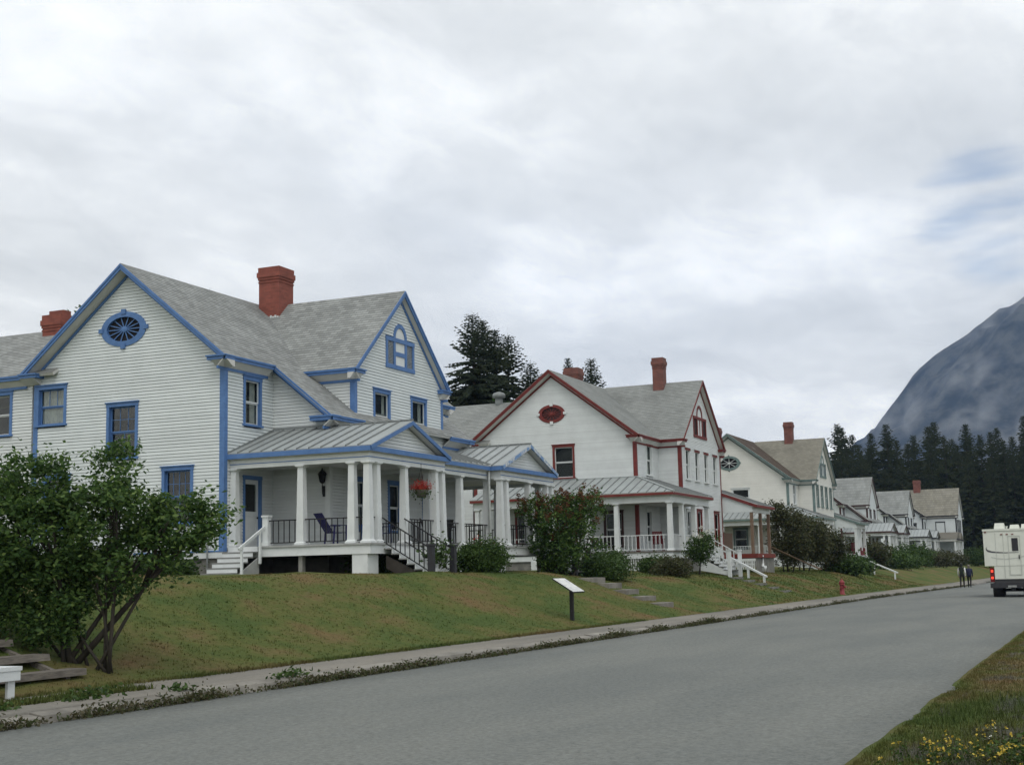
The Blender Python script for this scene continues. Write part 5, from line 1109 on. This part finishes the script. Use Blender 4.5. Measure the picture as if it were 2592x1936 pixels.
# ------------------------------------------------------------------ two walkers
SKIN = paint('skin', (.45, .27, .2), (.40, .24, .18), 4, .6); VEST = paint('dark_green_vest', (.018, .026, .02), (.012, .018, .014), 6, .8); SLEEVE = paint('white_sleeves', (.66, .66, .66), (.58, .58, .58), 5, .8)
TROUS = paint('charcoal_trousers', (.022, .02, .022), (.016, .015, .016), 6, .85); NAVY = paint('navy_jacket', (.02, .025, .06), (.015, .018, .045), 5, .8); HAIRG = paint('grey_hair', (.22, .20, .18), (.16, .145, .13), 20, .8); HAIRD = paint('dark_cap', (.03, .035, .03), (.02, .025, .02), 10, .8); SHOE = paint('dark_shoes', (.02, .018, .016), (.015, .013, .012), 8, .6)
def person(label, loc, rz, H, top, sleeve, legs, hair, ph, hood):
    t = thing('person', label, 'person', loc, rz); k = H/1.75
    J = {'pel': (0, 0, .95), 'wst': (0, 0, 1.08), 'cst': (.01, 0, 1.32), 'nck': (.0, 0, 1.47), 'hd0': (.02, 0, 1.56), 'hd1': (.02, 0, 1.70),
         'shL': (0, .19, 1.40), 'elL': (-.05+.06*ph, .25, 1.12), 'wrL': (.06+.1*ph, .24, .88), 'haL': (.10+.1*ph, .23, .79), 'shR': (0, -.19, 1.40), 'elR': (-.05-.06*ph, -.25, 1.12), 'wrR': (.06-.1*ph, -.24, .88), 'haR': (.10-.1*ph, -.23, .79),
         'hpL': (0, .10, .90), 'knL': (.06-.10*ph, .10, .50), 'anL': (-.02-.20*ph, .10, .09), 'toL': (.13-.20*ph, .11, .04), 'hpR': (0, -.10, .90), 'knR': (.06+.10*ph, -.10, .50), 'anR': (-.02+.20*ph, -.10, .09), 'toR': (.13+.20*ph, -.11, .04)}
    rad = {'pel': (.15, .12), 'wst': (.15, .11), 'cst': (.18, .13), 'nck': (.065, .065), 'hd0': (.085, .09), 'hd1': (.08, .09), 'shL': (.075, .075), 'elL': (.055, .055), 'wrL': (.04, .04), 'haL': (.035, .045), 'hpL': (.10, .10), 'knL': (.068, .068), 'anL': (.05, .05), 'toL': (.045, .04)}
    E_ = [('pel', 'wst'), ('wst', 'cst'), ('cst', 'nck'), ('nck', 'hd0'), ('hd0', 'hd1'), ('cst', 'shL'), ('shL', 'elL'), ('elL', 'wrL'), ('wrL', 'haL'), ('cst', 'shR'), ('shR', 'elR'), ('elR', 'wrR'), ('wrR', 'haR'), ('pel', 'hpL'), ('hpL', 'knL'), ('knL', 'anL'), ('anL', 'toL'), ('pel', 'hpR'), ('hpR', 'knR'), ('knR', 'anR'), ('anR', 'toR')]
    names = list(J); me = bpy.data.meshes.new('body'); me.from_pydata([tuple(c_*k for c_ in J[n]) for n in names], [(names.index(a), names.index(b)) for a, b in E_], [])
    o = bpy.data.objects.new('body', me); COL.objects.link(o); sk = o.modifiers.new('s', 'SKIN'); o.modifiers.new('ss', 'SUBSURF').render_levels = 1; o.modifiers['ss'].levels = 1
    for i, n in enumerate(names):
        r_ = rad.get(n) or rad[n[:2]+'L']; me.skin_vertices[0].data[i].radius = (r_[0]*k, r_[1]*k); me.skin_vertices[0].data[i].use_root = (n == 'pel')
    dg = bpy.context.evaluated_depsgraph_get(); ev = o.evaluated_get(dg); nm = bpy.data.meshes.new_from_object(ev)
    bpy.data.objects.remove(o)
    for m_ in (SKIN, top, sleeve, legs, hair, SHOE): nm.materials.append(m_)
    for p in nm.polygons:
        c = p.center/k; i = 0
        if c.z < .10: i = 5
        elif c.z < .93 and abs(c.y) < .19: i = 3
        elif c.z < .84: i = 0
        elif abs(c.y) > .185 and c.z < 1.44: i = 2
        elif c.z < 1.49: i = 1
        elif c.z > 1.60 or c.x < .0: i = 4
        p.material_index = i
    nm.polygons.foreach_set('use_smooth', [True]*len(nm.polygons))
    b = bpy.data.objects.new('body', nm); frm(b, t)
    h_ = MB(); h_.ellip((-.005*k, 0, 1.665*k), (.11*k, .095*k, .105*k), 10, 7); h_.build('hair', hair, t, True)
    if hood: j = MB(); j.lathe(0, 0, [(.165*k, .84*k), (.19*k, 1.0*k), (.185*k, 1.2*k), (.2*k, 1.36*k), (.09*k, 1.46*k)], 12); jo = j.build('jacket', top, t, True)
    for s_ in (-1, 1):
        f_ = MB(); sh = J['haL' if s_ > 0 else 'haR']
        for q in range(4): a = V(sh)*k+V((-.03+.02*q, 0, -.02))*k; f_.tube([a, a+V((.01, 0, -.05))*k, a+V((.02, -s_*.01, -.08+.008*abs(q-1)))*k], [.010*k, .009*k, .007*k], 5)
        a = V(sh)*k+V((.03, -s_*.02, .0))*k; f_.tube([a, a+V((.025, -s_*.015, -.04))*k], [.011*k, .008*k], 5); f_.build('hand', SKIN, t, True)
    return t
person('walker in a dark vest with white sleeves and dark trousers', (106.0, 10.42, .02), R(0), 1.78, VEST, SLEEVE, TROUS, HAIRD, 1, False)
person('grey haired walker in a navy jacket', (106.9, 10.0, .02), R(0), 1.66, NAVY, NAVY, TROUS, HAIRG, -1, True)

# ------------------------------------------------------------------ shrubs and flowers
def rd(r_, d_, z_, a_, b_, c_): return (.4*r_+.917*d_, -.917*r_+.4*d_, z_, a_, b_, c_)
shrub('lilac_shrub', 'big leafy lilac shrub with several trunks beside the timber steps', 'shrub', (17.4, 15.0, lawn(17.4, 15.0)-.05),
      [rd(.35, 0, 3.0, .42, .42, .55), rd(.3, 0, 2.2, .8, .85, .75), rd(1.45, 0, 2.25, .62, .62, .42), rd(-.85, 0, 2.85, .62, .65, .58), rd(1.0, 0, 1.85, .62, .65, .5), rd(-.9, 0, 2.0, .95, .9, .8), rd(-1.8, .2, 2.4, .8, .8, .85),
       rd(.35, 0, 1.40, .62, .65, .42), rd(-.5, 0, 1.3, .6, .6, .55), rd(-1.7, .2, 1.45, .9, .8, .65), rd(-.45, -.1, .85, .36, .4, .4), rd(1.95, 0, 2.2, .3, .32, .26), rd(.9, -.1, 1.3, .2, .2, .16), rd(-.6, -.15, .62, .40, .4, .34), rd(-1.1, 0, .95, .5, .5, .45), rd(-.1, -.2, 1.0, .34, .34, .34), rd(-.3, -.2, .35, .3, .3, .22), rd(-1.5, .1, .6, .5, .5, .4)],
      430, 112, .062, [(.04, -.42, .036), (.10, -.30, .032), (.0, -.18, .038), (-.05, .25, .055), (-.1, .42, .05), (.12, .02, .03), (.02, .12, .042), (.16, -.38, .028), (-.15, .3, .04), (.1, .32, .035), (.06, -.36, .03), (.0, .35, .06)], LILAC, 3, spread=.125)
shrub('weeds', 'low green weeds growing over the timber steps', 'weeds', (15.2, 16.2, .75), [(0, 0, .1, 1.2, .5, .3), (-.5, .6, .3, .9, .5, .35)], 40, 50, .09, None, BUSH, 21)
shrub('round_shrub', 'small round green shrub in front of the porch link', 'shrub', (42.4, 19.7, lawn(42.4, 19.7)-.05), [(0, 0, .45, .85, .8, .48), (.2, .1, .7, .5, .5, .3)], 150, 90, .07, None, BUSH, 5, seeds=(REDF, 4, 12))
shrub('lilac_shrub', 'lilac shrub with rusty brown seed heads between the first two houses', 'shrub', (50.0, 19.6, lawn(50, 19.6)-.05),
      [(0, .2, 2.0, 1.3, 1.3, 1.2), (.6, -.6, 2.7, .8, .8, .7), (-.4, 1.1, 2.6, .7, .7, .6), (0, .3, 1.0, 1.1, 1.0, .8), (1.2, -.9, 1.5, .6, .6, .5)], 230, 52, .085, [(0, 0, .06), (.2, -.2, .05), (-.2, .2, .05), (.1, .3, .05), (-.1, -.2, .045)], LILAC, 8, seeds=(SEED, 130, 34), spread=.20)
shrub('low_shrub', 'low green shrub at the foot of the rusty lilac', 'shrub', (52.2, 19.1, lawn(52.2, 19.1)-.05), [(0, 0, .35, 1.1, .9, .45), (.9, -.3, .3, .8, .7, .35)], 150, 70, .075, None, BUSH, 9)
for i_, (x_, y_, r_) in enumerate(((63.0, 19.4, 1.0), (64.3, 20.6, .9), (62.6, 22.4, 1.1))):
    shrub('garden_shrub', ['rusty green garden shrub at the corner of the balustered porch', 'dark green garden shrub in the middle of the porch bed', 'low garden shrub at the back of the porch bed'][i_], 'shrub', (x_, y_, lawn(x_, y_)-.05), [(0, 0, .35, r_, r_*.9, .45), (.3, -.2, .55, .5, .5, .35)], 100, 62, .085, None, (OLIVE, BUSH, BUSH)[i_], 30+i_)
shrub('rose_bush', 'tall rose bush with white blooms beside the white porch stairs', 'shrub', (66.2, 18.9, lawn(66.2, 18.9)-.05), [(0, 0, 1.3, .6, .6, .6), (.3, -.4, 1.8, .4, .4, .45)], 90, 44, .08, [(0, 0, .04), (.1, .1, .03)], BUSH, 12, seeds=(WHTF, 16, 16))
for i_, (x_, y_, h_, r_) in enumerate(((90.5, 19.8, 4.5, 1.05), (94.6, 19.6, 4.1, 1.4), (99.2, 19.0, 3.5, 1.15))):
    shrub('tall_lilac', ['tall olive lilac nearest the porch with brown posts', 'wide olive lilac standing between the two other tall lilacs', 'tall olive lilac nearest the picket fence'][i_], 'shrub', (x_, y_, lawn(x_, y_)-.05), [(0, 0, h_*.6, r_, r_, h_*.38), (.5, -.6, h_*.45, r_*.8, r_*.8, h_*.3), (-.4, .5, h_*.85, r_*.5, r_*.5, h_*.22), (0, 0, h_*.3, r_*.7, r_*.7, h_*.22)], 170, 56, .12, [(0, 0, .07), (.3, -.2, .05), (-.3, .2, .05)], OLIVE, 40+i_, spread=.26)
for i_, (x_, y_, r_, z_, mt) in enumerate(((100.8, 18.0, 1.4, 1.1, BUSH), (107.6, 18.4, 1.3, 1.1, BUSH), (127.5, 20.5, 2.0, 3.0, OLIVE), (136, 20.2, 2.6, 1.5, BUSH), (147, 20.6, 2.6, 1.6, BUSH), (158, 20.8, 2.8, 2.6, BUSH), (172, 20.8, 3.0, 2.2, OLIVE), (188, 20.5, 3.4, 2.0, OLIVE), (219, 18.5, 3.6, 3.2, BUSH))):
    lab = ['dark green bush under the tall lilacs', 'dark green bush beside the white handrail of the cream house', 'dark bush in front of the columns of the cream house', 'light green bush after the cream house', 'broad green bush before the porch of the distant maroon house', 'tall green bush hiding the distant maroon house porch', 'olive bush between the two distant gabled houses', 'olive bush in front of the last house', 'green bush at the corner of the last house'][i_]
    shrub('garden_bush', lab, 'bush', (x_, y_, lawn(x_, y_)-.05), [(0, 0, z_*.45, r_, r_, z_*.5), (.4*r_, -.3*r_, z_*.4, r_*.6, r_*.6, z_*.42), (-.4*r_, .3*r_, z_*.6, r_*.6, r_*.6, z_*.4)], 130, 40, .17, None, mt, 60+i_, spread=.3)
shrub('flower_bed', 'overgrown bed with white flowers against the end wall', 'plants', (35.6, 30.5, 1.8), [(0, 0, .3, .7, 3.2, .4)], 70, 40, .11, None, BUSH, 71, seeds=(WHTF, 18, 8))
shrub('foundation_shrub', 'dark green shrub against the stone base beside the side steps', 'shrub', (35.7, 27.6, 1.8), [(0, 0, .3, .6, 1.0, .45)], 50, 40, .10, None, BUSH, 72)
shrub('shaded_shrub', 'green shrub growing in the dark space under the porch', 'shrub', (39.3, 22.2, 1.75), [(0, 0, .25, 1.0, .5, .35)], 40, 40, .10, None, BUSH, 73)
shrub('climbing_plant', 'thin climbing plant on the iron stair railing', 'plant', (38.95, 19.55, 1.72), [(0, 0, .7, .14, .2, .5)], 16, 22, .10, None, BUSH, 74)

# grass tufts, kerb weeds, verge flowers: uncountable stuff
rnd = random.Random(5)
def tufts(mb, n, xr, yr_, hh, zf_, w=.018, rnd=rnd, keep=None):
    for _ in range(n):
        x_, y_ = xr(), yr_()
        if keep and not keep(x_, y_): continue
        z_ = zf_(x_, y_); h_ = hh*rnd.uniform(.5, 1.4)
        for k in range(3):
            a = rnd.uniform(0, 6.28); dx, dy = math.cos(a), math.sin(a); l_ = rnd.uniform(.2, .8)*h_; px, py = x_+rnd.uniform(-.03, .03), y_+rnd.uniform(-.03, .03)
            o = len(mb.v); mb.v += [(px-dy*w, py+dx*w, z_-.01), (px+dy*w, py-dx*w, z_-.01), (px+dx*l_, py+dy*l_, z_+h_)]; mb.f.append((o, o+1, o+2)); mb.uv.append(None); mb.mi.append(0)
m = MB(); tufts(m, 14000, lambda: 60+55*rnd.random(), lambda: 13.9+7*rnd.random(), .05, ground, .016); tufts(m, 26000, lambda: 9+51*rnd.random()**1.5, lambda: 13.8+6.2*rnd.random(), .028, ground, .009)
o = m.build('bank_grass', BLADE); o['kind'] = 'stuff'; o['label'] = 'short mown grass covering the bank'; o['category'] = 'grass'
m = MB(); tufts(m, 5200, lambda: 8+34*rnd.random()**1.3, lambda: 13.80+rnd.gauss(0, .07), .06, lambda x, y: max(.12, ground(x, y)), .010); tufts(m, 1500, lambda: 9+7.5*rnd.random(), lambda: 12.95+.45*rnd.random(), .09, lambda x, y: .12)
o = m.build('edge_grass', BLADE); o['kind'] = 'stuff'; o['label'] = 'rough grass fringing the pavement edge'; o['category'] = 'grass'
m = MB(); tufts(m, 34000, lambda: 8+36*rnd.random()**1.6, lambda: 2.12-3.2*rnd.random()**1.3, .035, ground, .006); tufts(m, 2500, lambda: 9+9*rnd.random(), lambda: 1.9-2.2*rnd.random(), .10, ground, .005)
o = m.build('verge_grass', BLADE); o['kind'] = 'stuff'; o['label'] = 'rough grass of the near road verge'; o['category'] = 'grass'
m = MB(); x_ = 6.0
while x_ < 120:
    dens = fbm(x_, 2, .55, 3)
    n_ = int((46 if x_ < 45 else 18)*max(.12, .75+2.2*dens)); hh = (.034+.10*max(0, dens+.14))*(1+.35*ss(26, 12, x_))
    leaf_quads(m, [(x_+rnd.uniform(-.1, .1), 11.94+rnd.gauss(0, .06)+bend(x_), .015+abs(rnd.gauss(0, hh))) for _ in range(int(n_*1.5))], .042, .9, rnd)
    x_ += .13
o = m.build('kerb_weeds', DRYL); o['kind'] = 'stuff'; o['label'] = 'ragged dry weeds growing along the kerb joint'; o['category'] = 'weeds'
m = MB()
for cx, cy, n_, sp_ in ((13.3, 12.75, 60, .16), (14.9, 12.72, 90, .3), (16.2, 12.25, 60, .12), (18.9, 12.15, 120, .25), (15.6, 13.2, 90, .3), (12.6, 13.1, 90, .3)):
    leaf_quads(m, [(cx+rnd.gauss(0, sp_), cy+rnd.gauss(0, .07), .15+abs(rnd.gauss(0, .05))) for _ in range(n_)], .06, .9, rnd)
o = m.build('pavement_weeds', BUSH); o['kind'] = 'stuff'; o['label'] = 'small green weeds sprouting on the pavement'; o['category'] = 'weeds'
def flower_clump(label, x_, y_, n_, hh, mat, seed, sp=.24):
    r_ = random.Random(seed); t = thing('wildflower_clump', label, 'wildflowers', (x_, y_, ground(x_, y_)), group=None); st = MB(); fl = MB(); lf = MB()
    for _ in range(n_):
        dx, dy = r_.gauss(0, sp), r_.gauss(0, sp*.8); h_ = hh*r_.uniform(.4, 1.2); tp = V((dx*1.15+r_.gauss(0, .03), dy*1.15, h_)); st.tube([(dx, dy, -.03), tp], [.004, .003], 3, cap=False)
        leaf_quads(lf, [V((dx, dy, 0)).lerp(tp, r_.uniform(.05, .85))+V((r_.gauss(0, .025), r_.gauss(0, .025), 0)) for _ in range(12)], .026, .6, r_)
        leaf_quads(fl, [tp+V((r_.gauss(0, .010), r_.gauss(0, .010), r_.gauss(0, .008))) for _ in range(r_.choice((0, 3, 5)))], .024, .4, r_, 1.0)
    st.build('stems', STALK, t, kind='stuff'); lf.build('leaves', DRYL if seed % 2 else BUSH, t); fl.build('flowers', mat, t, kind='stuff')
for i_, (x_, y_, n_, h_, mt, lab) in enumerate((
    (12.0, 1.42, 60, .16, YELF, 'dense yellow wildflower clump at the very edge of the asphalt'), (11.75, .95, 46, .17, YELF, 'yellow wildflower clump beside the leafy verge plants'),
    (12.2, .62, 56, .16, YELF, 'yellow wildflowers spread through the verge grass'), (13.6, 1.2, 18, .12, YELF, 'sparse yellow wildflowers where the asphalt edge turns'),
    (15.3, .30, 22, .16, WHTF, 'white wildflower sprigs on the grass verge'), (13.2, .85, 12, .13, WHTF, 'few white blossoms among the yellow wildflowers'))):
    flower_clump(lab, x_, y_, n_, h_, mt, 90+i_)
shrub('verge_plant', 'leafy green weed among the yellow wildflowers', 'plant', (12.0, .85, .03), [(0, 0, .05, .30, .26, .06)], 26, 40, .03, None, BUSH, 99, spread=.08)
m = MB(); m.hexa([(11.05, 1.95, -.1), (11.28, 1.95, -.1), (11.25, 2.45, -.1), (11.0, 2.45, -.1), (11.05, 1.95, .06), (11.28, 1.95, .07), (11.25, 2.45, .06), (11.0, 2.45, .06)])
tag(m.build('kerb_stone', CONC), 'pale concrete block sunk at the verge edge', 'stone')

# ------------------------------------------------------------------ trees
def place(proto, first, x_, y_, z_, s_, label, group):
    o = proto if first else copy_tree(proto)
    o.location = (x_, y_, z_); o.scale = (s_, s_, s_*random.uniform(.95, 1.06)); o.rotation_euler = (0, 0, random.uniform(0, 6.28)); o['label'] = label; o['group'] = group; return o
def single(h_, r_, seed, x_, y_, label, dens=1.5, gap=.06, size=.46, lo=.30):
    t = spruce_proto(h_, r_, seed, dens, SPRN, gap, size, lo); t.location = (x_, y_, 1.9); t['label'] = label; return t
single(19.2, 7.6, 1, 90, 41.9, 'tallest spruce behind the red trimmed house with drooping side branches')
single(19.4, 5.4, 2, 93, 42.6, 'twin spruce standing close behind the tallest spruce')
single(18.1, 5.6, 3, 91, 40.8, 'narrow dark spruce in the middle of the group behind the roofs')
single(18.4, 6.6, 4, 95, 41.7, 'pointed spruce with rising branches at the edge of the group', gap=.1)
single(16.7, 6.4, 5, 99, 41.3, 'thin open spruce low beside the red gable', gap=.25)
single(20.2, 3.8, 6, 118, 45.4, 'slim spruce top rising behind the brick chimney', gap=.25)
single(19.9, 6.4, 7, 118, 43.4, 'spruce rising just right of the brick chimney', gap=.12)
def leafy_tree(label, x_, y_, h_, seed):
    shrub('leafy_tree', label, 'tree', (x_, y_, 1.9), [(0, 0, h_*.82, 1.0, 1.0, 1.3), (.6, -.5, h_*.70, 1.2, 1.2, 1.2), (-.7, .5, h_*.62, 1.3, 1.3, 1.4)], 150, 40, .22, [(0, 0, .16)], LILAC, seed, spread=.35)
leafy_tree('leafy tree top showing above the shingled ridge', 66.0, 49.4, 18.9, 80)
leafy_tree('leafy tree top behind the left rake of the blue gable', 62.0, 53.5, 17.5, 81)
leafy_tree('yellow green tree among the spruces behind the roofs', 88.0, 38.9, 12.6, 82)
protos = [spruce_proto(20, 5.0+.5*i, 20+i, 1.0, SPRD, .05, .66, .0) for i in range(4)]
used = [False]*4; G_ = 'spruces of the forest beyond the last house'; LB = 'tall dark spruce in the dense forest beyond the houses'
rnd = random.Random(17)
def forest(x_, y_, h_):
    k = rnd.randrange(4); place(protos[k], not used[k], x_, y_, lawn(min(x_, 200), y_)-.3, h_/20, LB, G_); used[k] = True
for row, (x0_, dx, y0_, y1_, st, h0) in enumerate(((250, 8, -32, 58, 4.2, 21.0), (262, 9, -36, 62, 4.2, 24.5), (276, 10, -38, 68, 4.4, 27), (294, 12, -40, 76, 5.0, 30.5))):
    y_ = y0_
    while y_ < y1_:
        hh = h0*rnd.uniform(.84, 1.07)*(1.0 - .18*ss(38, 66, y_)); forest(x0_+rnd.uniform(-dx/2, dx/2), y_, hh); y_ += st*rnd.uniform(.7, 1.3)
for (x_, y_, h_) in ((262, 50, 22.5), (258, 54, 21), (262, 58, 20), (266, 62, 19.5), (264, 67, 17.5), (268, 71, 16), (270, 45.5, 26), (256, 47, 21), (258, 42, 23)): forest(x_, y_, h_)
for k in range(4):
    if not used[k]: forest(280, -30+9*k, 25)

# ------------------------------------------------------------------ mountain and haze
prof = [(700, 20), (560, 190), (490, 285), (454, 325), (365, 435), (305, 476), (215, 527), (158, 566), (112, 590), (-60, 660), (-260, 740), (-600, 800), (-1100, 760), (-1500, 700)]
def ridge(y):
    for (a, za), (b, zb_) in zip(prof, prof[1:]):
        if a >= y >= b: return za+(zb_-za)*(y-a)/(b-a)
    return 0 if y > 700 else 690
m = MB(); nx, ny = 60, 130; xs_ = [1900+30*i for i in range(nx)]; ys_ = [760-17*j for j in range(ny)]
for x_ in xs_:
    u = (x_-1900)/1100; fall = min(1, max(0, u))**1.15 if x_ < 3000 else max(0, 1-(x_-3000)/900)**1.0
    for y_ in ys_:
        r_ = ridge(y_)*fall; rough = (fbm(x_, y_, .004, 5)*150+abs(fbm(x_+77, y_, .009, 4))*-90)*min(1, fall*1.4)*ss(0, 200, ridge(y_))*(.35 if abs(x_-3000) < 60 else 1)
        m.v.append((x_, y_, max(-5, r_*.985+rough*.95-4)))
for i in range(nx-1):
    for j in range(ny-1): m.f.append((i*ny+j, i*ny+j+1, (i+1)*ny+j+1, (i+1)*ny+j)); m.uv.append(None); m.mi.append(0)
MTN = paint('mountain_forest', (.070, .074, .068), (.006, .012, .014), .022, .95, .6, .05, contrast=(.40, .60))
o = m.build('mountain', MTN, smooth=True); o['kind'] = 'structure'
HZ, t_, b_ = newmat('haze_air'); t_.nodes.remove(b_); pv = t_.nodes.new('ShaderNodeVolumePrincipled'); pv.inputs['Color'].default_value = (.38, .58, 1.0, 1); pv.inputs['Density'].default_value = 1.0e-4; pv.inputs['Anisotropy'].default_value = .1
t_.links.new(pv.outputs[0], t_.nodes['Material Output'].inputs['Volume'])
m = MB(); m.box(-100, 4050, -1650, 1560, -70, 900); o = m.build('haze', HZ); o['kind'] = 'stuff'; o['label'] = 'thin blue mountain haze filling the air'; o['category'] = 'haze'

MIST, t_, b_ = newmat('mist_air'); t_.nodes.remove(b_)
def mist_nodes(t):
    n = t.nodes.new; l = t.links.new; tcn = n('ShaderNodeTexCoord')
    nz = n('ShaderNodeTexNoise'); nz.inputs['Scale'].default_value = .022; nz.inputs['Detail'].default_value = 7; nz.inputs['Roughness'].default_value = .6; l(tcn.outputs['Object'], nz.inputs[0])
    mr = n('ShaderNodeMapRange'); l(nz.outputs[0], mr.inputs[0]); mr.inputs[1].default_value = .42; mr.inputs[2].default_value = .70; mr.inputs[4].default_value = .010
    sub = n('ShaderNodeVectorMath'); sub.operation = 'SUBTRACT'; l(tcn.outputs['Generated'], sub.inputs[0]); sub.inputs[1].default_value = (.5, .5, .5); le = n('ShaderNodeVectorMath'); le.operation = 'LENGTH'; l(sub.outputs[0], le.inputs[0])
    fo = n('ShaderNodeMapRange'); fo.interpolation_type = 'SMOOTHSTEP'; l(le.outputs['Value'], fo.inputs[0]); fo.inputs[1].default_value = .5; fo.inputs[2].default_value = .1
    mu = math_n('MULTIPLY', mr.outputs[0], fo.outputs[0], t)
    p = n('ShaderNodeVolumePrincipled'); p.inputs['Color'].default_value = (.95, .97, 1, 1); l(mu, p.inputs['Density']); l(p.outputs[0], t.nodes['Material Output'].inputs['Volume'])
mist_nodes(MIST.node_tree)
def mheight(x_, y_):
    u = (x_-1900)/1100; fall = min(1, max(0, u))**1.15; return ridge(y_)*fall
for i_, (x_, y_, dz, rx_, ry_, rz_, rot) in enumerate(((2560, 335, 18, 60, 110, 55, .6), (2900, 150, 10, 60, 90, 40, .3), (2640, 215, 15, 60, 80, 55, .6), (2420, 195, 20, 60, 130, 40, .6), (2850, 215, 15, 60, 60, 36, .4), (2300, 130, 20, 60, 120, 36, .7))):
    m = MB(); m.ellip((0, 0, 0), (rx_, ry_, rz_), 20, 12); o = m.build('mist_wisp', MIST, smooth=True); o.location = (x_, y_, mheight(x_, y_)+dz); o.rotation_euler = (-rot, 0, 0)
    o['kind'] = 'stuff'; o['label'] = 'thin white mist clinging to the mountain slope'; o['category'] = 'mist'
